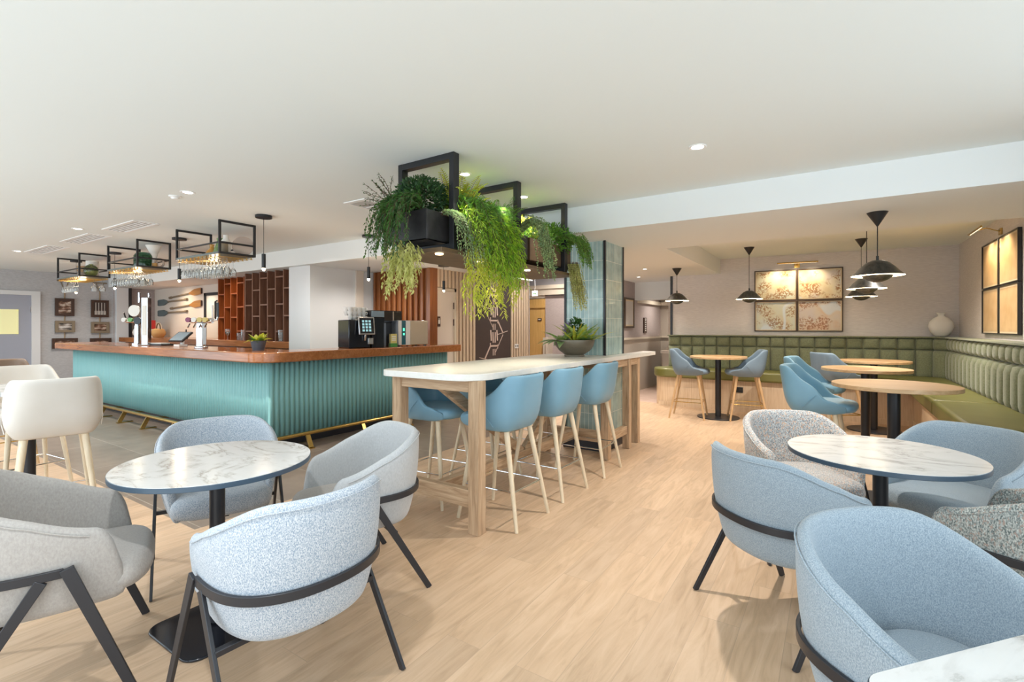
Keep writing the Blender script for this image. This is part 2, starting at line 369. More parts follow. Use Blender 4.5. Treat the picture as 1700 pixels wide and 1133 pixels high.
plain('badge_gold', (0.62, 0.48, 0.15), 0.4)
plain('carton_yellow', (0.65, 0.55, 0.18), 0.5)
plain('carton_green', (0.08, 0.30, 0.06), 0.5)
plain('cup_white', (0.78, 0.76, 0.73), 0.3)
plain('red_box', (0.45, 0.02, 0.02), 0.5)
plain('wicker', (0.44, 0.25, 0.09), 0.8)
plain('plaster_white', (0.80, 0.76, 0.70), 0.7)
woodgrain('decor_wood', [(0.3, (0.30, 0.16, 0.07)), (0.7, (0.48, 0.30, 0.15))], 'z', 1.2, 0.5)
plain('amber_pot', (0.62, 0.30, 0.06), 0.35)
plain('pink_disc', (0.46, 0.36, 0.30), 0.6)
plain('socket_black', (0.01, 0.01, 0.01), 0.3)
plain('vent_white', (0.84, 0.84, 0.83), 0.6)
plain('vent_grey', (0.50, 0.50, 0.50), 0.7)

# ------------------------------------------------------------------ mesh helpers
class MB:
    def __init__(s): s.v = []; s.f = []
    def add(s, vs, fs):
        o = len(s.v); s.v += [tuple(p) for p in vs]; s.f += [tuple(o+i for i in f) for f in fs]; return s
    def box(s, x0, y0, z0, x1, y1, z1):
        x0, x1 = min(x0, x1), max(x0, x1); y0, y1 = min(y0, y1), max(y0, y1); z0, z1 = min(z0, z1), max(z0, z1)
        return s.add([(x0,y0,z0),(x1,y0,z0),(x1,y1,z0),(x0,y1,z0),(x0,y0,z1),(x1,y0,z1),(x1,y1,z1),(x0,y1,z1)],
                     [(0,3,2,1),(4,5,6,7),(0,1,5,4),(1,2,6,5),(2,3,7,6),(3,0,4,7)])
    def bar(s, p, q, a, b=None, up=(0,0,1), a2=None, b2=None):
        # rectangular bar from p to q: a across, b along the up side
        b = a if b is None else b
        p, q = Vector(p), Vector(q); d = (q-p).normalized(); u = Vector(up)
        if abs(d.dot(u)) > 0.97: u = Vector((0,1,0))
        sx = d.cross(u).normalized(); uy = sx.cross(d).normalized()
        vs = []
        for c, aa, bb in ((p, a, b), (q, a2 or a, b2 or b)):
            for i, j in ((-1,-1),(1,-1),(1,1),(-1,1)):
                vs.append(c + sx*(i*aa/2) + uy*(j*bb/2))
        return s.add(vs, [(3,2,1,0),(4,5,6,7),(0,1,5,4),(1,2,6,5),(2,3,7,6),(3,0,4,7)])
    def tube(s, pts, r, n=10, closed=False, r2=None):
        pts = [Vector(p) for p in pts]; m = len(pts); vs = []; fs = []
        prev = None
        for i, p in enumerate(pts):
            if closed: d = pts[(i+1) % m]-pts[i-1]
            else: d = pts[min(i+1, m-1)]-pts[max(i-1, 0)]
            d.normalize()
            if prev is None:
                u = d.orthogonal().normalized()
            else:
                u = (prev - d*prev.dot(d)).normalized()
            prev = u; w_ = d.cross(u)
            rr = r if r2 is None else r + (r2-r)*i/(m-1)
            for k in range(n):
                a = 2*PI*k/n; vs.append(p + u*(rr*math.cos(a)) + w_*(rr*math.sin(a)))
        for i in range(m if closed else m-1):
            j = (i+1) % m
            for k in range(n):
                l = (k+1) % n; fs.append((i*n+k, i*n+l, j*n+l, j*n+k))
        if not closed:
            fs.append(tuple(range(n-1, -1, -1))); fs.append(tuple((m-1)*n+k for k in range(n)))
        return s.add(vs, fs)
    def cyl(s, x, y, z0, z1, r, n=24, r1=None):
        r1 = r if r1 is None else r1; vs = []
        for z, q in ((z0, r), (z1, r1)):
            for k in range(n):
                a = 2*PI*k/n; vs.append((x+q*math.cos(a), y+q*math.sin(a), z))
        fs = [tuple(range(n-1,-1,-1)), tuple(range(n, 2*n))] + [(k,(k+1)%n,n+(k+1)%n,n+k) for k in range(n)]
        return s.add(vs, fs)
    def lathe(s, prof, n=28, c=(0,0,0), sx=1, sy=1):
        vs = []; fs = []; m = len(prof)
        for r, z in prof:
            for k in range(n):
                a = 2*PI*k/n; vs.append((c[0]+sx*r*math.cos(a), c[1]+sy*r*math.sin(a), c[2]+z))
        for i in range(m-1):
            for k in range(n):
                l = (k+1) % n; fs.append((i*n+k, i*n+l, (i+1)*n+l, (i+1)*n+k))
        if prof[0][0] > 1e-5: fs.append(tuple(range(n-1,-1,-1)))
        if prof[-1][0] > 1e-5: fs.append(tuple((m-1)*n+k for k in range(n)))
        return s.add(vs, fs)
    def prism(s, poly, z0, z1):
        n = len(poly); vs = [(x,y,z0) for x,y in poly]+[(x,y,z1) for x,y in poly]
        return s.add(vs, [tuple(range(n-1,-1,-1)), tuple(range(n,2*n))]+[(k,(k+1)%n,n+(k+1)%n,n+k) for k in range(n)])
    def loft(s, secs, closed=True, cap=True):
        m = len(secs[0]); o = []; fs = []
        for sc in secs: o += [tuple(p) for p in sc]
        for i in range(len(secs)-1):
            for k in range(m if closed else m-1):
                l = (k+1) % m; fs.append((i*m+k, (i+1)*m+k, (i+1)*m+l, i*m+l))
        if cap: fs.append(tuple(range(m))); fs.append(tuple((len(secs)-1)*m+k for k in range(m-1,-1,-1)))
        return s.add(o, fs)
    def xf(s, M, start=0):
        for i in range(start, len(s.v)): s.v[i] = tuple(M @ Vector(s.v[i]))
        return s
    def build(s, name, mat, parent=None, smooth=False, bevel=0, sub=0, angle=35, loc=None, seg=2):
        me = bpy.data.meshes.new(name); me.from_pydata(s.v, [], s.f); me.update()
        bm = bmesh.new(); bm.from_mesh(me); bmesh.ops.recalc_face_normals(bm, faces=bm.faces); bm.to_mesh(me); bm.free()
        if isinstance(mat, str): mat = MAT[mat]
        me.materials.append(mat)
        o = bpy.data.objects.new(name, me); C.objects.link(o)
        if parent is not None: o.parent = parent
        if loc is not None: o.location = loc
        if bevel:
            md = o.modifiers.new('bevel', 'BEVEL'); md.width = bevel; md.segments = seg; md.limit_method = 'ANGLE'; md.angle_limit = R_(40)
        if sub:
            md = o.modifiers.new('sub', 'SUBSURF'); md.levels = sub; md.render_levels = sub
        if smooth or bevel or sub:
            for p in me.polygons: p.use_smooth = True
            if not sub:
                try: me.set_sharp_from_angle(angle=R_(angle))
                except Exception: pass
        return o
def tag(o, label=None, cat=None, group=None, kind=None):
    if label: o['label'] = label
    if cat: o['category'] = cat
    if group: o['group'] = group
    if kind: o['kind'] = kind
    return o
def thing(name, label, cat, loc=(0,0,0), rz=0, group=None):
    o = bpy.data.objects.new(name, None); C.objects.link(o); o.location = loc; o.rotation_euler = (0,0,rz)
    o.empty_display_size = 0.1
    return tag(o, label, cat, group)
def dup(root, loc=None, rz=None, label=None, group=None):
    r = root.copy(); C.objects.link(r)
    if loc is not None: r.location = loc
    if rz is not None: r.rotation_euler = (0,0,rz)
    if label: r['label'] = label
    if group: r['group'] = group
    for ch in list(root.children):
        c = ch.copy(); C.objects.link(c); c.parent = r
        for g in list(ch.children):
            d = g.copy(); C.objects.link(d); d.parent = c
    return r
def struct(name, mb, mat, **kw):
    o = mb.build(name, mat, **kw); o['kind'] = 'structure'; return o
def face(fx, fy):   # rotation that turns local +Y towards (fx, fy)
    return math.atan2(fy, fx) - PI/2
def smooth(a, b, x):
    t = max(0, min(1, (x-a)/(b-a))); return t*t*(3-2*t)
def rrect(cx, cy, hx, hy, r, n=5):
    pts = []
    for qx, qy, a0 in ((1,1,0),(-1,1,90),(-1,-1,180),(1,-1,270)):
        for k in range(n+1):
            a = R_(a0+90*k/n); pts.append((cx+qx*(hx-r)+r*math.cos(a), cy+qy*(hy-r)+r*math.sin(a)))
    return pts

# ------------------------------------------------------------------ the room
HC, HL = 2.587, 2.326
FX = -3.62; FY = 1.60
f = MB().prism([(FX,FY),(FX,8.9),(-2.7,8.9),(-2.7,9.9),(2.6,9.9),(2.6,-1.2),(-16,-1.2),(-16,FY)], -0.05, 0)
struct('floor', f, 'oak_plank_floor')
struct('floor_tiles', MB().box(-16, FY, -0.05, FX, 8.9, 0.0), 'grey_brown_floor_tile')
struct('floor_lobby', MB().box(-12, 8.9, -0.05, -2.7, 16, 0.0), 'lobby_floor')
struct('ceiling', MB().box(-16, -1.2, HC, 2.6, 4.5, HC+0.12), 'ceiling_white')
struct('ceiling_beam', MB().box(-16, 4.5, HL, 2.6, 6.0, HC+0.12), 'beam_white')
struct('ceiling_recess', MB().box(-1.7, 6.0, HC, 2.6, 10.2, HC+0.12), 'ceiling_white')
struct('ceiling_low', MB().prism([(-16,6.0),(-1.7,6.0),(-1.7,12.2),(-3.95,12.2),(-3.95,7.3),(-5.2,7.3),(-5.2,8.7),(-16,8.7)], HL, HC+0.12), 'beam_white')
struct('ceiling_lobby', MB().box(-9, 7.3, 3.1, -3.9, 13.0, 3.2), 'ceiling_white')
struct('wall_lobby_header', MB().box(-5.2, 7.24, HC+0.12, -3.9, 7.3, 3.1), 'lilac_wall')
# far wall with the framed maps
WB = lambda x: 9.50 + 0.0779*x
bw = MB().prism([(-2.52, WB(-2.52)), (1.53, WB(1.53)), (1.60, WB(1.6)+.15), (-2.52, WB(-2.52)+.15)], 0, HC)
struct('wall_back', bw, 'wallpaper_mauve')
struct('wall_right', MB().box(1.53, 3.80, 0, 1.65, 9.9, HC), 'wallpaper_mauve')
struct('trim_1', MB().box(-2.56, WB(-2.52)-0.02, 0, -2.52, WB(-2.52)+0.16, HL-0.0), 'black_metal')
# far left wall with the door
LX = -14.45
struct('wall_left', MB().box(LX-.15, -1.2, 0, LX, 3.281-0.10, HC).box(LX-.15, 3.281, 0, LX, 4.60, HC).box(LX-.15, 3.18, 2.14, LX, 3.29, HC) if False else
       MB().box(LX-.15, -1.2, 0, LX, 4.60, HC), 'wallpaper_grey')
struct('wall_left_alcove', MB().box(LX-.15, 4.60, 0, LX, 5.6, HL), 'wallpaper_taupe')
d1 = struct('door_1', MB().box(LX, 2.16, 0.0, LX+.03, 3.16, 2.06), 'door_lilac', bevel=.003)
for nm, mb, mt in (('door_frame', MB().box(LX, 3.15, 0, LX+.05, 3.29, 2.15).box(LX, 2.16, 2.06, LX+.05, 3.15, 2.15).box(LX, 2.02, 0, LX+.05, 2.16, 2.15), 'white_paint'),
                   ('door_pane', MB().box(LX+.025, 2.35, 1.25, LX+.037, 2.93, 1.73), 'yellow_pane'),
                   ('pane_trim', MB().box(LX+.03, 2.33, 1.23, LX+.042, 2.36, 1.75).box(LX+.03, 2.92, 1.23, LX+.042, 2.95, 1.75).box(LX+.03, 2.33, 1.73, LX+.042, 2.95, 1.75).box(LX+.03, 2.33, 1.23, LX+.042, 2.95, 1.25), 'yellow_pane'),
                   ('door_hinge', MB().box(LX+.03, 3.135, 1.70, LX+.045, 3.155, 1.82), 'steel')):
    mb.build(nm, mt, d1)
struct('trim_2', MB().box(LX-.05, 4.62, 0, LX+.12, 4.86, HL), 'white_paint', bevel=.005)
struct('trim_3', MB().box(LX-.05, 4.86, 0, LX+.13, 4.92, HL), 'black_metal')
# wall with the paddles, and the glazed door beside the rack
struct('wall_bar_back', MB().box(LX-.15, 5.45, 0, -6.7, 5.6, HL), 'cream_wall')
d2 = struct('door_2', MB().box(-11.72, 5.42, 0, -10.3, 5.45, 2.08), 'cream_trim')
MB().box(-11.80, 5.40, 0, -11.72, 5.45, 2.14).box(-11.80, 5.40, 2.08, -10.2, 5.45, 2.14).build('door_frame', 'black_frame', d2)
MB().tube([(-11.2, 5.40, 1.55), (-11.2, 5.36, 1.57), (-11.2, 5.36, 1.93), (-11.2, 5.40, 1.95)], .02, 8).build('door_handle', 'black_metal', d2, smooth=True)
# pale pillar right of the rack and the wall running back from it
struct('wall_pillar', MB().box(-7.28, 4.60, 0, -6.73, 5.84, HL), 'white_paint')
# slatted wood wall behind the coffee machines
sw = MB().box(-6.80, 5.84, 0, -5.36, 5.97, HL)
struct('wall_sapele', sw, 'sapele')
bt = MB()
for k in range(12):
    x = -6.68+0.125*k
    if x < -5.38: bt.box(x, 5.80, 0.9, x+0.035, 5.84, HL-0.005)
bt.box(-6.73, 5.795, 0.9, -5.36, 5.84, 1.02).box(-5.42, 5.795, .9, -5.36, 5.84, HL-.003)
struct('trim_4', bt, 'sapele', bevel=.002)
# long wall of pale slats, running away behind the bar
SX = -5.38
struct('wall_slatted', MB().box(SX-.12, 5.97, 0, SX-.04, 8.85, 3.1), 'slat_backing')
struct('wall_lobby_left', MB().box(-9, 8.85, 0, SX-.04, 8.93, 3.1).box(-9.1, 8.93, 0, -9, 13, 3.1), 'lilac_wall')
sl = MB(); y = 6.47
while y < 8.85:
    if not (7.0 < y+0.03 < 8.17): sl.box(SX-.04, y, 0, SX, min(y+.055, 8.85), 3.1)
    y += .095
y = 5.99
while y < 6.46:
    sl.box(SX-.04, y, 2.03, SX, y+.055, 3.1); y += .095
struct('trim_5', sl, 'slat_wood', bevel=.004)
d3 = struct('door_3', MB().box(SX-.05, 5.97, 0, SX-.02, 6.42, 1.97), 'cream_wall')
MB().box(SX-.05, 6.42, 0, SX+.0, 6.465, 2.02).box(SX-.05, 5.97, 1.97, SX+.0, 6.465, 2.02).build('door_frame', 'cream_trim', d3)
for z in (1.68, 1.40): MB().cyl(SX-.012, 6.415, z, z+.11, .010, 8).build('door_hinge', 'sign_dark', d3)
sg = MB().box(SX-.018, 6.005, 1.385, SX-.008, 6.075, 1.55).build('door_sign', 'sign_dark', d3)
MB().box(SX-.010, 6.03, 1.50, SX-.004, 6.05, 1.52).box(SX-.010, 6.022, 1.43, SX-.004, 6.058, 1.495).build('sign_figure', 'white_text', sg)

# ------------------------------------------------------------------ lobby far away
struct('wall_lobby_far', MB().box(-9, 11.6, 0, -3.62, 11.75, 3.1), 'lilac_wall')
struct('wall_lobby_taupe', MB().box(-6.50, 11.54, 0, -3.62, 11.6, 2.22), 'wallpaper_taupe')
struct('trim_6', MB().box(-9, 11.44, 2.24, -3.62, 11.6, 2.46).box(-9, 11.40, 2.40, -3.62, 11.6, 2.50).box(-7.2, 11.50, 2.14, -6.5, 11.6, 2.24), 'cream_trim')
d4 = struct('door_4', MB().box(-6.98, 11.52, 0, -6.52, 11.60, 1.90), 'yellow_door')
MB().box(-6.98, 11.48, 1.90, -6.50, 11.60, 1.97).box(-6.98, 11.50, 1.97, -6.50, 11.60, 2.16).build('door_head', 'yellow_door', d4)
sg = MB().box(-6.72, 11.50, 1.55, -6.60, 11.52, 1.62).build('door_sign', 'sign_dark', d4)
MB().box(-6.695, 11.495, 1.575, -6.625, 11.50, 1.595).build('sign_lettering', 'white_text', sg)
struct('trim_7', MB().box(-6.50, 11.40, 0, -6.42, 11.6, 1.1).box(-6.36, 11.3, 0, -6.28, 11.6, 1.12), 'cream_trim')
ex = thing('exit_sign', 'white lit exit sign hanging in the far lobby above the yellow door', 'sign', (-6.45, 10.9, 2.18))
MB().box(-.075, -.015, 0, .075, .015, .135).build('sign_box', 'exit_sign', ex)
MB().box(-.05, -.018, .05, .01, -.015, .075).box(.015, -.018, .04, .045, -.015, .085).build('sign_pictogram', 'badge_green', ex)
MB().tube([(0,0,.135),(0,0,.92)], .006, 6).build('rod', 'white_paint', ex)
# passage seen right of the tiled column
struct('wall_passage', MB().box(-3.62, 9.45, 0, -3.56, 12.2, HC), 'wallpaper_taupe')
struct('wall_passage_lower', MB().box(-3.56, 9.45, 0, -3.545, 12.2, 1.12), 'beige_panel')
struct('wall_passage_header', MB().box(-3.56, 10.20, 1.95, -2.3, 10.36, HL), 'beam_white')
struct('wall_passage_end', MB().box(-3.7, 12.05, 0, -1.7, 12.2, HL), 'beige_panel')
struct('wall_passage_right', MB().box(-2.45, 9.6, 0, -2.36, 12.1, HL), 'beige_panel')
struct('trim_8', MB().box(-3.545, 9.45, 1.12, -3.51, 12.05, 1.16).box(-3.56, 12.0, 1.12, -2.4, 12.05, 1.16).box(-3.56, 10.36, 1.90, -3.50, 12.05, 1.98).box(-3.56, 11.9, 1.90, -2.4, 12.05, 1.98), 'cream_trim')
pl = MB().box(-3.13, 11.2, 0.90, -2.97, 11.34, 1.93).box(-3.16, 11.17, 1.74, -2.94, 11.37, 1.78).box(-3.17, 11.15, 1.88, -2.93, 11.39, 1.95).box(-3.16, 11.17, .86, -2.94, 11.37, .92)
struct('trim_9', pl, 'cream_wall', bevel=.004)
cb = thing('console_cabinet', 'pale panelled cabinet with dark plinth at the end of the far passage', 'cabinet', (-2.85, 11.1, 0))
MB().box(-.33, -.2, .30, .37, .3, .80).build('body', 'beige_panel', cb, bevel=.004)
MB().box(-.36, -.23, .80, .38, .3, .86).build('top', 'cream_wall', cb, bevel=.004)
MB().box(-.30, -.17, 0, .36, .28, .30).build('plinth', 'black_metal', cb)
def picture(name, label, group, w_, h_, loc, rz, fmat, pmat, fw=.03, mat_w=0.0, depth=.03):
    # hangs on a wall: local X to the right, local -Y towards the viewer, origin at its lower left corner
    t = thing(name, label, 'picture', loc, rz, group)
    MB().box(0,-depth,0,fw,0,h_).box(w_-fw,-depth,0,w_,0,h_).box(fw,-depth,0,w_-fw,0,fw).box(fw,-depth,h_-fw,w_-fw,0,h_).build('frame', fmat, t, bevel=.002)
    if mat_w:
        MB().box(fw,-depth*.55,fw,w_-fw,0,h_-fw).build('mount', 'mat_cream', t)
        MB().box(fw+mat_w,-depth*.6,fw+mat_w,w_-fw-mat_w,0,h_-fw-mat_w).build('print', pmat, t)
    else:
        MB().box(fw,-depth*.5,fw,w_-fw,0,h_-fw).build('print', pmat, t)
    return t
picture('framed_picture', 'slim dark framed picture on the passage wall just right of the tiled column', None, .55, .62, (-3.56, 9.55, 1.36), PI/2, 'picture_brown', 'photo_pale', .035, .03)
ws = thing('washroom_sign', 'narrow dark vertical sign with pale pictograms on the far passage wall', 'sign', (-3.56, 10.75, 1.25), PI/2)
MB().box(0,-.02,0,.20,0,.34).build('board', 'sign_dark', ws)
lt = MB()
for k in range(6): lt.box(.07,-.026,.04+k*.045,.13,-.02,.065+k*.045)
lt.box(.06,-.026,.30,.14,-.02,.32)
lt.build('lettering', 'white_text', ws)

# ------------------------------------------------------------------ tiled column
CX0, CX1, CY0, CY1 = -2.59, -2.11, 5.07, 5.62
struct('column', MB().box(CX0, CY0, .14, CX1, CY1, HL), 'teal_wall_tile')
struct('column_side', MB().box(CX1-.01, CY0+.002, .14, CX1+.001, CY1, HL), 'teal_wall_tile_side')
tr = MB()
for x, y in ((CX0, CY0), (CX1, CY0), (CX1, CY1)): tr.box(x-.012, y-.012, .14, x+.012, y+.012, HL)
struct('trim_10', tr, 'black_metal')
struct('baseboard_column', MB().box(CX0-.02, CY0-.02, 0, CX1+.02, CY1+.02, .14), 'dark_plinth')

# ------------------------------------------------------------------ ceiling fittings
def downlight(x, y, z, label, power=0, r=.045, ang=100):
    t = thing('downlight', label, 'ceiling light', (x, y, z), 0, 'recessed ceiling downlights')
    MB().lathe([(r*.72,-.001),(r*.75,-.004),(r,-.006),(r*1.08,-.003),(r*1.08,0)], 24).build('rim', 'vent_white', t, smooth=True)
    MB().cyl(0,0,-.003,0,r*.7,20).build('lens', 'downlight_glow', t)
    if power: spot('downlight_beam', (x, y, z-.02), power, NEUT, ang, .9, .03)
    return t
downlight(-.77, 3.45, HC, 'recessed ceiling downlight nearest the camera, right of the hanging planters', 190, .055)
downlight(-2.45, 3.05, HC, 'recessed ceiling downlight above the yellow fern between first and second planter frame', 90, .05)
downlight(-2.42, 3.88, HC, 'recessed ceiling downlight between the second and third planter frames', 90, .05)
downlight(-4.86, 2.09, HC, 'recessed ceiling downlight in front of the bar shelf nearest the planters', 190, .055)
downlight(-7.79, 2.12, HC, 'recessed ceiling downlight left of the middle hanging bar shelf', 190, .055)
downlight(-10.86, 2.21, HC, 'recessed ceiling downlight farthest left, towards the grey door', 190, .055)
downlight(-3.09, 9.07, HL, 'small ceiling downlight in the passage, farther and lower of two', 110, .04)
downlight(-2.59, 7.9, HL, 'small ceiling downlight in the passage, nearer and higher of two', 110, .04)
for x, y, z, e in ((-1.2, .3, HC, 150), (-4.2, -.2, HC, 150), (-7.5, .3, HC, 150), (-11, .3, HC, 150), (.9, -.6, HC, 60), (-12.8, 3.6, HC, 150),
                   (-9.4, 4.0, HC, 110), (-6.1, 3.9, HC, 90), (-6.0, 5.2, HL, 70), (-11.5, 5.0, HL, 60), (-3.6, 6.4, HL, 90), (-4.4, 8.2, 3.1, 160), (-5.8, 10.6, 3.1, 220), (-3.0, 11.2, HL, 80),
                   (-.4, 5.4, HL, 60), (.6, 7.0, HC, 190), (-.7, 7.0, HC, 190), (-2.2, 7.0, HL, 100)):
    spot('room_fill_spot', (x, y, z-.02), e*(.8 if y < 1.5 else 1), COOL if y < 1.5 else NEUT, 150, 1.0, .05)  # unseen wide spots added as room fill, without ceiling fittings
sd = thing('smoke_detector', 'small white ceiling detector beside the downlight in front of the bar', 'smoke detector', (-5.11, 2.09, HC))
MB().lathe([(0,-.03),(.025,-.028),(.035,-.012),(.05,-.008),(.05,0)], 24).build('body', 'vent_white', sd, smooth=True)
def vent(x, y, L, W, label, rz=0):
    t = thing('ceiling_vent', label, 'air vent', (x, y, HC), rz, 'slotted ceiling air vents')
    MB().box(-L/2,-W/2,-.008,L/2,-W/2+.03,0).box(-L/2,W/2-.03,-.008,L/2,W/2,0).box(-L/2,-W/2+.03,-.008,-L/2+.03,W/2-.03,0).box(L/2-.03,-W/2+.03,-.008,L/2,W/2-.03,0).build('vent_frame', 'vent_white', t)
    s_ = MB()
    for k in range(5):
        yy = -W/2+.045+k*(W-.09)/4; s_.box(-L/2+.03, yy-.006, -.006, L/2-.03, yy+.006, 0)
    s_.build('slats', 'vent_white', t)
    MB().box(-L/2+.03,-W/2+.03,-.002,L/2-.03,W/2-.03,0).build('backing', 'vent_grey', t)
vent(-7.1, 2.42, .95, .26, 'white slotted ceiling vent nearest the camera, above the near end of the bar')
vent(-8.6, 2.42, 1.1, .26, 'white slotted ceiling vent in the middle of the row over the bar')
vent(-10.3, 2.42, 1.2, .26, 'white slotted ceiling vent farthest left in the row over the bar')
vent(-3.85, 3.55, .3, .9, 'white slotted ceiling vent just left of the hanging planters')

# ------------------------------------------------------------------ bar counter
BZ = 1.10
bar = thing('bar_counter', 'long corner bar with fluted teal front and thick polished brown wood top', 'bar counter', (0,0,0))
FYB, FXB = 3.06, -5.22       # teal faces
def flutes(x0, y0, x1, y1, nx, ny, z0, z1, pitch=.062, amp=.018):
    L = math.hypot(x1-x0, y1-y0); n = round(L/pitch); dx, dy = (x1-x0)/L, (y1-y0)/L
    pts = []
    for k in range(n):
        for j in range(5):
            s_ = (k+j/5)*L/n; a = PI*j/5; off = amp*math.sin(a)
            pts.append((x0+dx*s_+nx*off, y0+dy*s_+ny*off))
    pts.append((x1, y1)); return pts
pts = flutes(-11.45, FYB, FXB, FYB, 0, -1, 0, 0) + flutes(FXB, FYB, FXB, 6.05, 1, 0, 0, 0)
mb = MB(); n = len(pts)
mb.add([(x,y,.14) for x,y in pts]+[(x,y,BZ-.10) for x,y in pts], [(k,k+1,n+k+1,n+k) for k in range(n-1)])
o = mb.build('front_panel', 'teal_paint', bar, smooth=True, angle=50)
md = o.modifiers.new('s', 'SOLIDIFY'); md.thickness = .01
MB().prism([(-11.44,FYB+.02),(FXB-.02,FYB+.02),(FXB-.02,6.04),(-5.33,6.04),(-5.33,5.78),(-5.5,5.78),(-5.5,3.45),(-11.44,3.45)], .13, BZ-.10).build('carcass', 'teal_paint', bar)
MB().prism([(-11.4,FYB+.09),(FXB-.09,FYB+.09),(FXB-.09,5.76),(-5.5,5.76),(-5.5,3.4),(-11.4,3.4)], 0, .14).build('plinth', 'dark_plinth', bar)
def top_poly(o_):   # outline with the rounded outer corner
    r = .26; cx, cy = -4.99-r, 2.84+r; p = [(-11.62, 2.84)]
    for k in range(9):
        a = R_(-90+90*k/8); p.append((cx+r*math.cos(a), cy+r*math.sin(a)))
    return p + [(-4.99, 6.12), (-5.34, 6.12), (-5.34, 5.78), (-5.55, 5.78), (-5.55, 3.5), (-11.62, 3.5)]
MB().prism(top_poly(0), BZ-.11, BZ).build('worktop', 'sapele_x', bar, bevel=.012, seg=3)
MB().tube([(-11.2,2.86,.165),(-5.22,2.86,.165)]+[(-5.22+.2*math.sin(R_(a)),3.06-.2*math.cos(R_(a)),.165) for a in (15,30,45,60,75)]+[(-5.02,3.06,.165),(-5.02,6.0,.165)], .021, 12).build('foot_rail', 'brass', bar, smooth=True)
for k in range(8):
    x = -10.9+.78*k; MB().bar((x,2.86,.15),(x,2.79,0.012),.05,.022,up=(1,0,0)).box(x-.03,2.76,0,x+.03,2.95,.012).bar((x,2.86,.15),(x,3.1,.12),.03,.02).build('rail_bracket', 'brass', bar)
for k in range(4):
    y = 3.4+.78*k; MB().bar((-5.02,y,.15),(-4.95,y,0.012),.022,.05,up=(0,1,0)).box(-5.12,y-.03,0,-4.92,y+.03,.012).bar((-5.02,y,.15),(-5.3,y,.12),.03,.02).build('rail_bracket', 'brass', bar)
bb = thing('back_bar', 'polished brown wood back counter below the wine rack', 'counter', (0,0,0))
MB().box(-14.2, 4.62, 1.03, -7.29, 5.44, 1.14).build('worktop', 'sapele_x', bb, bevel=.006)
MB().box(-14.1, 4.72, 0, -7.3, 5.42, 1.03).build('carcass', 'sapele', bb)

# rack of staggered pigeonholes
def rack(x0, ncol, y0, pitch, odd, mat_, label):
    t = thing('wine_rack', label, 'shelving', (0,0,0), 0, 'staggered pigeonhole racks behind the bar')
    z0, z1 = 1.14, HL-.004; D_ = .30
    for k in range(ncol+1): MB().box(x0+k*pitch-.011, y0, z0, x0+k*pitch+.011, y0+D_, z1).build('upright', mat_, t, bevel=.0015)
    for k in range(ncol):
        zs = (2.225, 1.772, 1.318) if (k+odd) % 2 else (2.03, 1.58)
        for z in zs: MB().box(x0+k*pitch+.011, y0+.004, z-.028, x0+(k+1)*pitch-.011, y0+D_-.01, z-.004).build('shelf', mat_, t)
    MB().box(x0, y0+D_-.02, z0, x0+ncol*pitch, y0+D_, z1).build('back_panel', 'rack_back', t)
    return t
rack(-8.70, 6, 4.66, .2333, 1, 'rack_wood', 'tall dark brown pigeonhole rack with six columns, right of the reddish one')
rack(-10.13, 4, 4.90, .2333, 0, 'rack_wood_lit', 'brown pigeonhole rack with four columns, warm light painted in as a reddish tint, beside the glazed door')


# ------------------------------------------------------------------ lounge armchairs
def chair_plan(s):
    # outer outline of the tub seen from above; s -1..1 from left front tip around the back to right front tip
    sg = 1 if s >= 0 else -1; a = abs(s); A, B = .305, .29; k = .66
    if a < k:
        ph = a/k*PI/2
        x = A*math.sin(ph)**.92; y = -B*max(0, math.cos(ph))**.80 - .0
        nx, ny = math.sin(ph), -math.cos(ph)
    else:
        t = (a-k)/(1-k); x = A - .035*t*t; y = .235*t; nx, ny = 1, .10*t
        l = math.hypot(nx, ny); nx /= l; ny /= l
    return sg*x, y-.02, sg*nx, ny
def tub_shell():
    secs = []; NU = 36
    for i in range(NU+1):
        s = -1 + 2*i/NU
        s = math.copysign(abs(s)**.85, s) if s else 0
        x, y, nx, ny = chair_plan(s); a = abs(s)
        zt = .80 - .175*smooth(.26, 1.0, a)
        zb = .345
        tip = smooth(.86, 1.0, a)
        zt -= .045*smooth(.95, 1.0, a); zb += .02*smooth(.95, 1.0, a)
        th = .048*(1-.2*smooth(.95, 1.0, a))
        prof = []
        hs = [0, .12, .3, .5, .72, .9]
        def off(h):
            z = zb+(zt-zb)*h
            return -.055*max(0, 1-(z-.33)/.34)**1.9 + .022*(z-.5)*(1-.3*a)
        for h in hs: z = zb+(zt-zb)*h; prof.append((off(h), z))
        o1 = off(1)
        prof += [(o1-.006, zt-.004), (o1-th/2, zt+.010), (o1-th+.006, zt-.004)]
        for h in reversed(hs[1:]): z = zb+(zt-zb)*h; prof.append((off(h)-th, z))
        prof += [(off(0)-th, zb+.01), (off(0)-th/2, zb-.012)]
        yf = .065*tip
        secs.append([(x+nx*o, y+ny*o+yf*(1-(z-zb)/(zt-zb+1e-6))*.8, z) for o, z in prof])
    return MB().loft(secs)
def superell(t, a, b, p):
    c, s_ = math.cos(t), math.sin(t)
    return a*math.copysign(abs(c)**p, c), b*math.copysign(abs(s_)**p, s_)
def cushion(a, b, cy, z0, z1, p=.62, n=40, crown=.012, fr=0.0):
    secs = []
    lay = [(0, .80, 0), (.08, .93, 0), (.3, 1.0, 0), (.6, 1.0, 0), (.85, .965, 0), (.97, .90, 0), (1.0, .80, .3), (1.0, .55, .7), (1.0, .25, 1)]
    for h, k, c in lay:
        sc = []
        for j in range(n):
            x, y = superell(2*PI*j/n, a*k, b*k, p)
            sc.append((x, cy+y, z0+(z1-z0)*h+crown*c))
        secs.append(sc)
    m = MB().loft(secs, cap=True)
    return m
def piping(secfn): pass
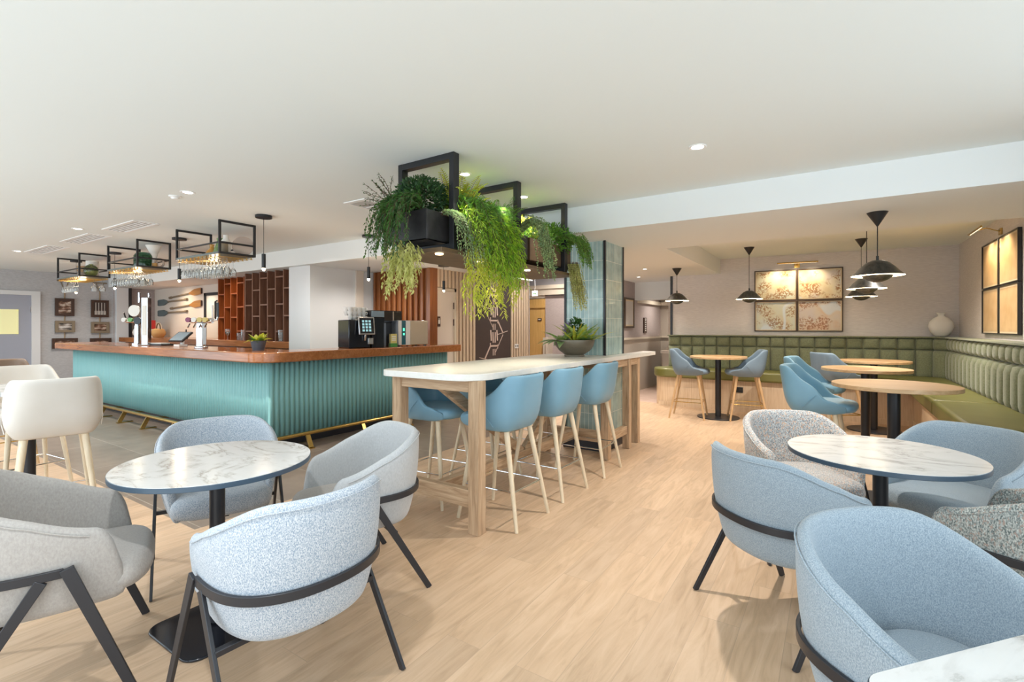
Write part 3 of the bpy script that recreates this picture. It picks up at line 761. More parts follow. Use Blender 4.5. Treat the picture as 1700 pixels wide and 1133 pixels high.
def lounge_chair(label, fab, loc, fdir, seatmat=None, group=None):
    t = thing('tub_armchair', label, 'armchair', loc, face(*fdir), group)
    sh = tub_shell().build('tub_shell', fab, t, sub=1)
    # stitched edge seam that runs under the rim, outside
    seam = []
    for i in range(41):
        s = -.90+1.80*i/40; x, y, nx, ny = chair_plan(s); a = abs(s)
        zt = .80-.175*smooth(.26,1.0,a)
        o_ = .022*(zt-.5)*(1-.3*a)-.0015
        seam.append((x+nx*o_, y+ny*o_, zt-.018))
    MB().tube(seam, .0028, 6).build('piping', fab, sh, smooth=True)
    cu_ = cushion(.238, .275, .055, .355, .478)
    cu_.v = [(x*(1+.16*smooth(.16, .27, y)), y, z) for x, y, z in cu_.v]
    cu_.build('seat', seatmat or fab, t, sub=1)
    # flat metal hoop round the back, and a splayed pair of legs each side
    secs = []
    for i in range(45):
        s = -.80+1.60*i/44; x, y, nx, ny = chair_plan(s)
        z = .505; o0 = -.055*max(0,1-(z-.33)/.34)**1.9+.004
        secs.append([(x+nx*(o0+o), y+ny*(o0+o), z+dz) for o, dz in ((0,-.016),(.012,-.016),(.012,.016),(0,.016))])
    fr = MB().loft(secs).build('hoop', 'black_metal', t, bevel=.002)
    for sx in (-1, 1):
        ax = sx*.302
        MB().bar((ax,.085,.521),(sx*.318,.285,0),.013,.040,up=(0,1,.35),a2=.013,b2=.030).build('leg', 'black_metal', t, bevel=.002)
        MB().bar((ax,.02,.491),(sx*.318,-.27,0),.013,.036,up=(0,1,-.35),a2=.013,b2=.028).build('leg', 'black_metal', t, bevel=.002)
    MB().box(-.305,-.10,.312,.305,-.075,.332).box(-.03,-.2,.325,.03,.2,.345).build('under_frame', 'black_metal', t, bevel=.002)
    return t
def chair_copy(src, label, loc, fdir, mat=None):
    r = dup(src, loc, face(*fdir), label)
    return r
lounge_chair('tweed blue-grey tub armchair with its back to the camera, at the left marble table', 'tweed_blue', (-1.73, 1.10, 0), (-1, .06))
lounge_chair('tweed blue-grey tub armchair facing the camera behind the left marble table', 'tweed_blue', (-3.0, 1.46, 0), (.93, -.37))
lounge_chair('smooth pale grey tub armchair right of the left marble table, facing left', 'velvet_grey', (-2.18, 1.79, 0), (-.36, -.93), 'velvet_taupe')
lounge_chair('smooth taupe tub armchair cut off by the left edge, nearest the left marble table', 'velvet_taupe', (-2.57, .62, 0), (.38, .92))
lounge_chair('plain blue-grey tub armchair left of the right marble table, seen from behind', 'weave_blue', (-.19, 2.66, 0), (.66, .75))
lounge_chair('speckled tweed tub armchair with brown flecks behind the right marble table', 'tweed_mixed', (-.18, 3.58, 0), (.50, -.86))
lounge_chair('plain blue-grey tub armchair behind the right marble table, beside the green bench', 'weave_blue', (.56, 3.62, 0), (-.52, -.85))
lounge_chair('grey-green tweed tub armchair at the right edge, side on to the camera', 'tweed_green', (.655, 2.80, 0), (-.85, .52))
lounge_chair('large plain blue-grey tub armchair in the right foreground by the cropped marble table', 'weave_blue', (.235, 1.655, 0), (.76, -.65))

# ------------------------------------------------------------------ marble lounge tables
def marble_table(label, loc, top='marble_top', rz=0, r=.40, z=.755, square=False):
    t = thing('marble_table', label, 'table', loc, rz)
    if square:
        MB().prism(rrect(0,0,.36,.36,.05,8),z-.022,z-.0005).build('edge_band', 'table_edge', t, bevel=.002)
        MB().prism(rrect(0,0,.358,.358,.05,8),z-.0005,z+.0015).build('tabletop', top, t)
        MB().cyl(0,0,.02,z-.03,.032,28).cyl(0,0,z-.034,z-.022,.14,28).build('pedestal', 'black_metal', t, smooth=True)
        MB().prism(rrect(0,0,.215,.215,.07,6),0,.012).build('base', 'black_gloss', t, bevel=.004)
        return t
    MB().cyl(0,0,z-.022,z-.0005,r-.0005,96).build('edge_band', 'table_edge', t, bevel=.002)
    MB().cyl(0,0,z-.0005,z+.0015,r-.002,96).build('tabletop', top, t)
    MB().cyl(0,0,.02,z-.03,.032,28).cyl(0,0,z-.034,z-.022,.14,28).build('pedestal', 'black_metal', t, smooth=True)
    MB().prism(rrect(0,0,.215,.215,.07,6),0,.012).build('base', 'black_gloss', t, bevel=.004)
    return t
marble_table('round white marble table with a blue-grey edge among four armchairs at left', (-2.385, 1.15, 0), 'marble_top_warm')
marble_table('round white marble table with dark edge among the armchairs at right', (.19, 3.02, 0), 'marble_top', .4)
marble_table('white marble table with a rounded corner, cropped by the bottom right corner', (.535, 1.085, 0), 'marble_top', math.atan2(.76, .65), square=True)

# ------------------------------------------------------------------ bar stools
def stool_plan(s):
    sg = 1 if s >= 0 else -1; a = abs(s); A, B = .250, .225; k = .58
    if a < k:
        ph = a/k*PI/2; x = A*math.sin(ph)**.60; y = -B*max(0, math.cos(ph))**.50
        nx, ny = math.sin(ph), -math.cos(ph)
    else:
        t = (a-k)/(1-k); x = A-.03*t*t; y = .235*t; nx, ny = 1, 0
    return sg*x, y, sg*nx, ny
def stool_shell():
    secs = []; NU = 40
    for i in range(NU+1):
        s = -1+2*i/NU; x, y, nx, ny = stool_plan(s); a = abs(s)
        tt = max(0, min(1, (a-.37)/.40)); tt = tt*.55+.45*smooth(0, 1, tt)
        zt = 1.04 - .275*tt - .04*smooth(.80, 1, a)
        zb = .655 + .02*smooth(.8, 1, a)
        th = .034
        prof = []
        def off(z):
            return -.055*max(0, 1-(z-.65)/.13)**2
        def lean(z): return -.10*max(0, z-.72)*(1.0 if ny < 0 else 0)*abs(min(0, ny))
        hs = [0, .1, .25, .5, .75, .93]
        for h in hs: z = zb+(zt-zb)*h; prof.append((off(z), z))
        prof += [(-.004, zt-.003), (-th/2, zt+.006), (-th+.004, zt-.003)]
        for h in reversed(hs[1:]): z = zb+(zt-zb)*h; prof.append((off(z)-th, z))
        prof += [(off(zb)-th/2, zb-.008)]
        tx = 1-.10*smooth(.75, 1.03, zt)
        secs.append([((x+nx*o)*(1-.12*max(0, z-.80)), y+ny*o+lean(z)*1.6, z) for o, z in prof])
    return MB().loft(secs)
def stool(label, leather, legm, ring, loc, fdir, group, high=0.0):
    t = thing('bar_stool', label, 'bar stool', loc, face(*fdir), group)
    sh = stool_shell().build('backrest', leather, t, sub=1)
    for sx in (-1, 1):
        MB().tube([(sx*.2515,.03,.81),(sx*.2505,-.03,.75),(sx*.236,-.08,.69)], .0022, 6).build('seam', leather, sh)
    cushion(.212, .245, .055, .665, .750, .55, 36, .010).build('seat', leather, t, sub=1)
    feet = []
    for sx, sy in ((-1,1),(1,1),(1,-1),(-1,-1)):
        top = Vector((sx*.145, sy*.135+.01, .675)); ft = Vector((sx*.215, sy*.255 if sy < 0 else sy*.245, 0))
        MB().tube([top, top.lerp(ft, .5), ft], .0205, 14, r2=.0125).build('leg', legm, t, smooth=True)
        feet.append(top.lerp(ft, (.675-.25)/.675))
    MB().tube([feet[0], feet[1]], .006, 8).tube([feet[1], feet[2]], .006, 8).tube([feet[2], feet[3]], .006, 8).tube([feet[3], feet[0]], .006, 8).build('foot_ring', ring, t, smooth=True)
    return t
GH = 'blue leather bar stools at the long table'
s0 = stool('blue leather bar stool on the near side of the long table, closest to the camera', 'blue_leather', 'ash_leg', 'chrome', (-2.02, 2.96, 0), (-1, 0), GH)
dup(s0, (-2.02, 3.64, 0), face(-1, .02), 'blue leather bar stool on the near side of the long table, middle of three', GH)
dup(s0, (-2.00, 4.39, 0), face(-1, -.02), 'blue leather bar stool on the near side of the long table, next to tiled column', GH)
dup(s0, (-2.70, 2.98, 0), face(1, .05), 'blue leather bar stool on the bar side of the long table, closest to the camera', GH)
dup(s0, (-2.70, 3.68, 0), face(1, 0), 'blue leather bar stool on the bar side of the long table, middle of three', GH)
dup(s0, (-2.68, 4.38, 0), face(1, 0), 'blue leather bar stool on the bar side of the long table, farthest from the camera', GH)
GB = 'stools at the oak tables'
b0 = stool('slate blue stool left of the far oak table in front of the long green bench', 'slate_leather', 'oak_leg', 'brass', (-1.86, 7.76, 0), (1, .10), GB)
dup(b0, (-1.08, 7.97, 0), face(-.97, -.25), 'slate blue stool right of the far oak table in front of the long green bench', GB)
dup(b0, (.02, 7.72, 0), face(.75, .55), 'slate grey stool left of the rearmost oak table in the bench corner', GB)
b1 = stool('bright blue stool in front of the nearest oak table by the green bench', 'blue_leather', 'ash_leg', 'chrome', (-.13, 5.0, 0), (1, -.1), GB)
dup(b1, (-.20, 6.35, 0), face(1, -.15), 'bright blue stool partly hidden behind the nearest one, at the middle oak table', GB)
GC = 'cream stools at the left'
c0 = stool('cream leather stool at far left with its wide back to the camera', 'cream_leather', 'ash_leg', 'chrome', (-4.42, 1.08, 0), (-.98, .2), GC)
dup(c0, (-5.62, 1.20, 0), face(1, .1), 'cream leather stool at far left, facing the camera beyond the white table edge', GC)
stool('brown leather stool, only a sliver of its back at the left edge', 'brown_leather', 'oak_leg', 'brass', (-6.95, 1.30, 0), (1, 0), None)
ct = thing('pedestal_table', 'white-topped table on thick dark post between the cream stools, cropped at left', 'table', (-5.02, 1.08, 0))
MB().cyl(0,0,.90,.93,.38,64).build('tabletop', 'marble_top', ct, bevel=.002)
MB().cyl(0,0,.02,.90,.042,28).build('pedestal', 'black_metal', ct, smooth=True)
MB().cyl(0,0,0,.014,.26,48).build('base', 'black_metal', ct, bevel=.003)

# ------------------------------------------------------------------ round oak tables by the bench
GT = 'round oak tables at the green bench'
def oak_table(label, x, y, r=.405):
    t = thing('oak_table', label, 'table', (x, y, 0), 0, GT)
    MB().cyl(0,0,.902,.932,r,96).build('tabletop', 'oak_top', t, bevel=.003)
    MB().cyl(0,0,.02,.90,.042,28).cyl(0,0,.89,.902,.16,28).build('pedestal', 'black_metal', t, smooth=True)
    MB().cyl(0,0,0,.014,.30,56).build('base', 'black_metal', t, bevel=.003)
    return t
ot = oak_table('round oak pedestal table nearest the camera in the row by the green bench', .385, 4.79)
dup(ot, (.28, 6.50, 0), 0, 'round oak pedestal table in the middle of the row of three by the green bench', GT)
dup(ot, (.44, 8.10, 0), 0, 'round oak pedestal table at the rear of the row of three, in the bench corner', GT)
dup(ot, (-1.48, 7.98, 0), 0, 'round oak pedestal table on its own between two slate stools at the far bench', GT)

# ------------------------------------------------------------------ long high table
ht = thing('long_high_table', 'long high table with pale stone top and rough-sawn oak trestle legs', 'table', (0,0,0))
TX0, TX1, TY0, TY1, TZ = -2.80, -1.925, 2.47, 6.30, 1.062
def top_with_notch():
    p = []
    r1, r2 = .10, .22
    for k in range(9):
        a = R_(180+90*k/8); p.append((TX0+r1+r1*math.cos(a), TY0+r1+r1*math.sin(a)))
    for k in range(9):
        a = R_(270+90*k/8); p.append((TX1-r2+r2*math.cos(a), TY0+r2+r2*math.sin(a)))
    p += [(TX1, TY1), (CX1+.02, TY1), (CX1+.02, CY0-.02), (TX0, CY0-.02)]
    return p
MB().prism(top_with_notch(), TZ-.045, TZ).build('tabletop', 'stone_top', ht, bevel=.004)
def leg(x, y, w_=.085, h=TZ-.045): MB().box(x-w_/2, y-w_/2, 0, x+w_/2, y+w_/2, h).build('leg', 'rough_oak', ht, bevel=.004)
for y in (2.60, 4.80):
    leg(-1.985, y); leg(-2.70, y)
    MB().box(-2.66, y-.03, .17, -2.03, y+.03, .285).build('stretcher', 'rough_oak_x', ht, bevel=.003)
    MB().box(-2.66, y-.03, TZ-.125, -2.03, y+.03, TZ-.045).build('apron', 'rough_oak_x', ht, bevel=.003)
MB().box(-2.385, 2.63, .18, -2.32, 4.77, .275).build('stretcher', 'rough_oak_y', ht, bevel=.003)
MB().bar((-2.35,2.66,.96),(-2.35,3.72,.26),.05,.075,up=(0,0,1)).build('brace', 'rough_oak_y', ht, bevel=.003)
MB().bar((-2.35,4.74,.96),(-2.35,3.78,.26),.05,.075,up=(0,0,1)).build('brace', 'rough_oak_y', ht, bevel=.003)
leg(-1.97, 5.38, .08); leg(-1.99, 5.72, .085)
MB().box(-2.01, 4.84, .17, -1.95, 5.34, .26).build('stretcher', 'rough_oak_y', ht, bevel=.003)
MB().box(-2.0, 4.84, TZ-.125, -1.95, 5.70, TZ-.045).build('apron', 'rough_oak_y', ht, bevel=.003)
MB().box(-2.02, 3.10, TZ-.085, -1.94, 3.30, TZ-.045).build('socket_strip', 'chrome', ht, bevel=.003)

# ------------------------------------------------------------------ green banquette
bq = thing('banquette', 'long L-shaped green banquette with tufted back and leather seat on a pale wood base', 'bench', (0,0,0))
BYF = 8.70; BXF = .92
base = [(-2.60, 9.28), (-2.70, 9.05), (-2.70, 8.95)]
for k in range(7):
    a = R_(180+90*k/6); base.append((-2.45+.25*math.cos(a), 8.95+.25*math.sin(a)))
base += [(BXF, BYF), (BXF, 3.9), (1.50, 3.9), (1.50, 9.58), (-2.50, 9.28)]
MB().prism(base, 0, .50).build('base', 'pale_oak', bq, bevel=.003)
MB().prism([(x + (.02 if x > -2 and y > 5 and x < 0 else 0), y) for x, y in [(-2.60, BYF-.012),(BXF-.012, BYF-.012),(BXF-.012, 3.9),(BXF,3.9),(BXF,BYF),(-2.6,BYF)]], 0, .075).build('skirting', 'pale_oak', bq)
def seat_poly(pts, name='seat_cushion'):
    m = MB(); m.prism(pts, .50, .66); return m.build(name, 'olive_leather', bq, bevel=.035, seg=4)
sp = []
for k in range(7):
    a = R_(180+90*k/6); sp.append((-2.45+.29*math.cos(a), 8.95+.33*math.sin(a)))
seat_poly([(-2.62, 9.10)] + sp + [(-.62, 8.62), (-.62, 9.30), (-2.58, 9.26)])
seat_poly([(-.615, 8.62), (.80, 8.62), (.80, 7.9), (1.32, 7.9), (1.32, 9.30), (-.615, 9.30)])
seat_poly([(.80, 7.895), (.80, 6.3), (1.32, 6.3), (1.32, 7.895)])
seat_poly([(.80, 6.295), (.80, 4.72), (1.32, 4.72), (1.32, 6.295)])
seat_poly([(.80, 4.715), (.80, 3.9), (1.32, 3.9), (1.32, 4.715)])
def pad(mb, p, ux, uy, w_, z0, z1, d, lean=0.0):
    # pillow: p lower-left on the board, (ux,uy) along the wall, outward normal to the left-hand turn
    nx, ny = uy, -ux; nu, nv = 7, 7; r = .42
    vs = []; fs = []
    for j in range(nv+1):
        for i in range(nu+1):
            u, v = i/nu, j/nv
            # squeeze the grid towards the rim so that the edges are round
            uu = .5-.5*math.cos(PI*u); vv = .5-.5*math.cos(PI*v)
            bul = (max(0, 1-abs(2*uu-1)**4)**.5)*(max(0, 1-abs(2*vv-1)**(4 if z1-z0 < .3 else 9))**.5)
            z = z0+(z1-z0)*vv; dd = d*bul + lean*(1.23-z)
            vs.append((p[0]+ux*w_*uu+nx*dd, p[1]+uy*w_*uu+ny*dd, z))
    for j in range(nv):
        for i in range(nu):
            a = j*(nu+1)+i; fs.append((a, a+1, a+nu+2, a+nu+1))
    mb.add(vs, fs)
# back board
MB().prism([(-2.56,9.19),(1.20,9.24),(1.36,9.06),(1.36,3.9),(1.50,3.9),(1.50,9.58),(-2.50,9.28)], .55, 1.215).build('back_board', 'green_fabric', bq)
MB().prism([(-2.57,9.12),(1.17,9.17),(1.29,9.03),(1.29,3.9),(1.52,3.9),(1.52,9.60),(-2.51,9.295)], 1.215, 1.235).build('top_ledge', 'green_fabric', bq, bevel=.006)
tb = MB(); tl = MB()
def run(p0, p1, n):
    ux, uy = (p1[0]-p0[0]), (p1[1]-p0[1]); L = math.hypot(ux, uy); ux /= L; uy /= L; w_ = L/n
    for k in range(n):
        p = (p0[0]+ux*w_*k, p0[1]+uy*w_*k)
        pad(tb, (p[0]+ux*.002, p[1]+uy*.002), ux, uy, w_-.004, 1.045, 1.215, .062)
        pad(tl, (p[0]+ux*.002, p[1]+uy*.002), ux, uy, w_-.004, .62, 1.042, .075)
run((-2.56,9.19),(1.20,9.24),18)
run((1.20,9.24),(1.36,9.06),1)
run((1.36,9.06),(1.36,3.9),24)
tb.build('upper_cushions', 'green_fabric', bq, smooth=True, angle=60)
tl.build('lower_cushions', 'green_fabric', bq, smooth=True, angle=60)
so = MB().box(-1.40, BYF-.012, .31, -1.235, BYF, .40).build('socket', 'socket_black', bq, bevel=.002)
MB().box(-1.375, BYF-.016, .335, -1.345, BYF-.012, .37).box(-1.29, BYF-.016, .335, -1.26, BYF-.012, .37).build('switch', 'black_plastic', so)

# ------------------------------------------------------------------ framed maps and prints with their lamps
BA = math.atan(0.0779)
def onback(x, z, off=0): return (x + off*math.sin(BA), WB(x) - off*math.cos(BA), z)
GM = 'framed maps above the bench'
mw, mh = .636, .518
for i, (dx, dz, mt, lb) in enumerate(((0, mh, 'map_a', 'framed vintage map above the long bench, top left of the block of four'), (1, mh, 'map_b', 'framed vintage map above the long bench, top right of the block of four'),
                      (0, 0, 'map_c', 'framed vintage map above the long bench, bottom left of the block of four'), (1, 0, 'map_d', 'framed vintage map above the long bench, bottom right of the block of four'))):
    x = -1.155 + dx*(mw+.004)*math.cos(BA)
    t = picture('framed_map', lb, GM, mw, mh, onback(x, 1.302+dz*1.008, .002), BA, 'picture_brown', mt, .017, .014, .035)
GP = 'framed sepia prints on the right wall'
for dy, dz, lb in ((0, .53, 'framed sepia print on the right wall, top one nearer the corner'), (1, .53, 'framed sepia print on the right wall, top one nearer the camera'),
                   (0, 0, 'framed sepia print on the right wall, bottom one nearer the corner'), (1, 0, 'framed sepia print on the right wall, bottom one nearer the camera')):
    picture('framed_print', lb, GP, .70, .525, (1.526, 8.11-dy*.704, 1.295+dz), -PI/2, 'picture_black', 'sepia_print', .012, .02, .032)
def picture_lamp(label, loc, rz, L=.58):
    t = thing('picture_lamp', label, 'wall lamp', loc, rz)
    MB().box(-.04,-.02,-.035,.04,0,.035).build('wall_plate', 'brass', t, bevel=.002)
    MB().tube([(0,-.01,0),(0,-.12,.05),(0,-.22,.03)], .006, 8).build('arm', 'brass', t, smooth=True)
    MB().tube([(-L/2,-.22,.03),(L/2,-.22,.03)], .011, 10).build('lamp_bar', 'brass', t, smooth=True)
    MB().box(-L/2+.02,-.214,.0185,L/2-.02,-.209,.0215).build('bulb', 'lamp_soft', t)
    return t
picture_lamp('slim brass picture lamp over the framed maps on the far wall', onback(-.52, 2.40, 0.0), BA)
picture_lamp('slim brass picture lamp over the sepia prints on the right wall', (1.53, 7.42, 2.42), -PI/2)
for k in (-.2, .05, .3):
    p = onback(-.5+k-.1, 2.40, .22); q = onback(-.5+k-.1, 1.9, 0)
    spot('picture_lamp_light', p, 14, WARM, 120, .9, .03, q)
for k in (-.3, 0, .3):
    spot('picture_lamp_light', (1.31, 7.42+k, 2.40), 18, WARM, 120, .9, .03, (1.5, 7.42+k, 1.9))
vs_ = thing('vase', 'round white flattened vase standing on the bench ledge in the corner', 'vase', (1.30, 9.40, 1.235), BA)
MB().lathe([(.0,0),(.05,.0),(.085,.022),(.128,.075),(.148,.145),(.135,.215),(.09,.272),(.042,.297),(.036,.315),(.050,.340),(.060,.350),(.048,.350),(.028,.335),(.028,.31),(0,.29)], 40, sx=1, sy=.55).build('body', 'vase_white', vs_, smooth=True, angle=60)

# ------------------------------------------------------------------ cone pendants over the oak tables
GD = 'black dome pendants over the oak tables'
def dome(label, x, y, zc, zr=1.80):
    t = thing('dome_pendant', label, 'pendant lamp', (x, y, zc), 0, GD)
    L = zr-zc
    MB().cyl(0,0,-.115,0,.006,28,.075).build('ceiling_cone', 'black_frame', t, smooth=True)
    MB().tube([(0,0,-.11),(0,0,L+.135)], .004, 6).cyl(0,0,L+.125,L+.165,.010,10).build('cord', 'black_frame', t)
    MB().lathe([(.0,.13),(.04,.127),(.08,.108),(.12,.07),(.155,.028),(.185,.002),(.187,0),(.183,0),(.153,.022),(.118,.062),(.078,.10),(.04,.12),(0,.123)], 48, (0,0,L)).build('shade', 'shade_dark', t, smooth=True, angle=50)
    MB().lathe([(0,-.055),(.03,-.052),(.07,-.036),(.10,-.012),(.112,.006),(.108,.008),(.098,-.006),(.068,-.030),(.03,-.046),(0,-.049)], 40, (0,0,L)).build('lower_bowl', 'shade_dark', t, smooth=True, angle=50)
    MB().lathe([(0,-.028),(.03,-.02),(.04,.01),(.03,.04),(0,.05)], 20, (0,0,L+.01)).build('bulb', 'bulb_glow', t, smooth=True)
    MB().lathe([(.181,.0035),(.1835,.0015),(.182,-.001),(.176,.0015)], 48, (0,0,L)).build('rim', 'lamp_glow', t, smooth=True)
    point('pendant_light', (x, y, zr+.02), 9, WARM, .04)
    return t
dome('black dome pendant hanging over the oak table nearest the camera, largest of the row', .30, 5.08, HL, 1.80)
dome('black dome pendant over the middle oak table, half hidden behind the nearest dome', .30, 6.72, HC, 1.80)
dome('black dome pendant over the rearmost right-hand oak table, lowest in the overlapping row', .31, 8.28, HC, 1.795)
dome('black dome pendant hanging just left of the framed maps', -1.08, 8.21, HC, 1.80)
dome('black dome pendant hanging farthest left, near the black wall edge', -2.13, 8.11, HL, 1.80)

# ------------------------------------------------------------------ plants
def leaf(mb, p, d, up, L, W, fold=.25):
    p = Vector(p); d = Vector(d).normalized(); s_ = d.cross(Vector(up))
    if s_.length < 1e-3: s_ = d.orthogonal()
    s_.normalize(); nrm = s_.cross(d)
    a = p + d*L*.45 + s_*W*.5 + nrm*W*fold; b = p + d*L*.45 - s_*W*.5 + nrm*W*fold; t = p + d*L - nrm*L*.08
    mb.add([p, a, t, b], [(0,1,2),(0,2,3)])
def strand(fo, st, p0, out, L, rng, ll=.03, lw=.010, sp=.014, rise=.05, throw=.10, taper=.7, stem=.0013, spread=1.0, kind=0):
    # grows out of the pot in direction `out`, then hangs down
    p = Vector(p0); out = Vector(out).normalized(); v = (out*throw + Vector((0,0,rise)))*10
    pts = [p.copy()]; ds = .02; n = int(L/ds)
    v = v.normalized()
    sway = Vector((rng.uniform(-.25,.25), rng.uniform(-.25,.25), 0))
    for i in range(n):
        g = .16 if i < 10 else .28
        v = (v + Vector((0,0,-g)) + sway*.05 + Vector((rng.gauss(0,.05), rng.gauss(0,.05), 0))).normalized()
        if v.z < -.93: v = (v + out*.04).normalized()
        p = p + v*ds; pts.append(p.copy())
    if len(pts) < 3: return
    if st is not None: st.tube(pts[::3]+[pts[-1]], stem, 3)
    acc = 0; k = 0
    for i in range(1, len(pts)):
        d = (pts[i]-pts[i-1]); acc += d.length; d.normalize()
        while acc >= sp:
            acc -= sp; k += 1
            a = rng.uniform(0, 2*PI); s_ = d.orthogonal().normalized(); s_ = Matrix.Rotation(a, 3, d) @ s_
            q = 1-(1-taper)*i/len(pts)
            ld = (d*rng.uniform(.5,1.0) + s_*rng.uniform(.5,.9)*spread + Vector((0,0,-.15)))
            leaf(fo, pts[i], ld, s_+Vector((0,0,.4)), ll*q*rng.uniform(.7,1.15), lw*q*rng.uniform(.8,1.1))
def bush(fo, c, rx, ry, rz_, n, ll, lw, rng, up=.3):
    for _ in range(n):
        while 1:
            x, y, z = (rng.uniform(-1,1) for _ in range(3))
            if .25 < x*x+y*y+z*z < 1: break
        p = Vector((c[0]+x*rx, c[1]+y*ry, c[2]+z*rz_))
        d = Vector((x+rng.gauss(0,.4), y+rng.gauss(0,.4), z+up+rng.gauss(0,.4)))
        leaf(fo, p, d, (rng.gauss(0,1), rng.gauss(0,1), 1), ll*rng.uniform(.6,1.1), lw*rng.uniform(.7,1.1))
def fern(fo, st, p0, out, L, rng, w_=.06, n=26, rise=1.2, droop=.09):
    # one arching frond with a row of narrow leaflets on each side
    p = Vector(p0); v = (Vector(out).normalized()+Vector((0,0,rise))).normalized(); pts = [p.copy()]; ds = L/n
    for i in range(n):
        v = (v+Vector((0,0,-droop*(1+i/n)))).normalized(); p = p+v*ds; pts.append(p.copy())
    st.tube(pts[::4]+[pts[-1]], .0016, 3)
    for i in range(3, n+1):
        d = (pts[i]-pts[i-1]).normalized(); s_ = d.cross(Vector((0,0,1)))
        if s_.length < .05: s_ = Vector((out[1], -out[0], 0))
        s_.normalize(); q = math.sin(PI*min(1, (i-1)/n)**.8)*.9+.15
        for sg in (-1, 1):
            leaf(fo, pts[i], s_*sg+d*.55+Vector((0,0,-.1)), (0,0,1), w_*q*rng.uniform(.8,1.1), w_*.2)
def plant(name, label, group, items, stems_mat='twig'):
    # items: list of (material, function that fills foliage and stems)
    t = thing(name, label, 'plant', (0,0,0), 0, group)
    st = MB()
    for mt, fn in items:
        fo = MB(); fn(fo, st)
        fo.build('foliage', mt, t)
    if st.v: st.build('stems', stems_mat, t)
    return t

# hanging planter: three open frames, a tray under them, dark troughs on it
PX0, PX1 = -2.735, -2.195
hp = thing('hanging_planter_frame', 'row of three open black frames hanging from the ceiling with a tray between', 'plant hanger', (0,0,0))
for y in (2.64, 3.455, 4.31):
    m = MB()
    h = .02
    m.box(PX0, y-.03, 1.915, PX0+.042, y+.03, HC).box(PX1-.042, y-.03, 1.915, PX1, y+.03, HC)
    m.box(PX0+.042, y-.03, HC-.045, PX1-.042, y+.03, HC-.0005).box(PX0+.042, y-.03, 1.915, PX1-.042, y+.03, 1.955)
    m.build('hanging_frame', 'black_frame', hp, bevel=.002)
MB().box(PX0+.01, 2.50, 1.885, PX1-.01, 4.55, 1.914).build('tray', 'brown_trough', hp, bevel=.002)
for y in (2.58, 3.05, 3.75): MB().cyl(-2.30, y, 1.878, 1.886, .028, 20).build('spot_lens', 'lamp_glow', hp)
GTR = 'troughs in the hanging planter'
def trough(label, y0, y1, x0, x1, z1, mat_):
    t = thing('planter_trough', label, 'planter', ((x0+x1)/2, (y0+y1)/2, 1.958), 0, GTR)
    hx, hy, hh = (x1-x0)/2, (y1-y0)/2, z1-1.958
    MB().box(-hx,-hy,0,hx,-hy+.012,hh).box(-hx,hy-.012,0,hx,hy,hh).box(-hx,-hy+.012,0,-hx+.012,hy-.012,hh).box(hx-.012,-hy+.012,0,hx,hy-.012,hh).box(-hx,-hy,0,hx,hy,.01).build('trough', mat_, t, bevel=.002)
    MB().box(-hx+.012,-hy+.012,.01,hx-.012,hy-.012,hh-.02).build('soil', 'soil', t)
trough('dark metal planter trough in the frame nearest the camera', 2.42, 2.95, -2.66, -2.27, 2.165, 'bronze_black')
trough('dark metal planter trough at the middle frame behind the lime foliage', 3.02, 3.66, -2.66, -2.24, 2.165, 'bronze_black')
trough('brown planter trough at the frame farthest from the camera', 3.70, 4.50, -2.66, -2.24, 2.165, 'brown_trough')
rg = random.Random(7)
ZT = 2.15
GPL = 'plants in the hanging planter'
def f_dark(fo, st):
    for _ in range(80):
        x = rg.uniform(-2.57, -2.32)
        strand(fo, st, (x, 2.44+rg.uniform(0,.10), ZT+rg.uniform(0,.08)), (rg.uniform(-.4,.25), -1, 0), rg.uniform(.35,.62), rg, .046, .016, .014, .06, .05)
    for _ in range(8):
        strand(fo, st, (-2.65, rg.uniform(2.45,2.9), ZT), (-1, rg.uniform(-.4,.3), 0), rg.uniform(.12,.25), rg, .038, .012, .012, .03, .04)
def f_bush(fo, st):
    bush(fo, (-2.46, 2.56, 2.29), .20, .16, .14, 1700, .036, .018, rg)
    for _ in range(30):
        strand(fo, st, (rg.uniform(-2.6,-2.35), rg.uniform(2.5,2.7), 2.28), (rg.uniform(-1,1), rg.uniform(-1,.6), 0), rg.uniform(.12,.26), rg, .03, .012, .012, .16, .08)
def f_twig(fo, st):
    for _ in range(16):
        p = Vector((-2.60, 2.50, 2.22)); v = Vector((rg.uniform(-1,-.45), rg.uniform(-.5,.1), rg.uniform(.1,.9))).normalized(); pts = [p]
        for i in range(9):
            v = (v+Vector((rg.gauss(0,.12), rg.gauss(0,.12), rg.gauss(0,.08)))).normalized(); p = p+v*.032; pts.append(p)
            if i > 2:
                for _k in range(3): leaf(fo, p, v+Vector((rg.gauss(0,.7),rg.gauss(0,.7),rg.gauss(0,.7))), (0,0,1), .022, .007)
        st.tube(pts, .0022, 4)
def f_tiplit_gold(fo, st):  # tips coloured gold for the yellow light under the tray
    for _ in range(52):
        x = rg.uniform(-2.56, -2.31)
        strand(fo, None, (x, 2.37+rg.uniform(-.05,.05), rg.uniform(1.86,1.98)), (rg.uniform(-.3,.3), -.15, 0), rg.uniform(.16,.32), rg, .050, .019, .013, -.3, .02)
plant('trailing_plant', 'dark trailing plant with drooping leafy strands at the near end of the planter', GPL,
      [('leaf_dark', f_dark), ('leaf_gold', f_tiplit_gold), ('leaf_deep', f_twig)])
plant('leafy_shrub', 'rounded dark green shrub filling the planter frame nearest the camera', GPL, [('leaf_deep', f_bush)])
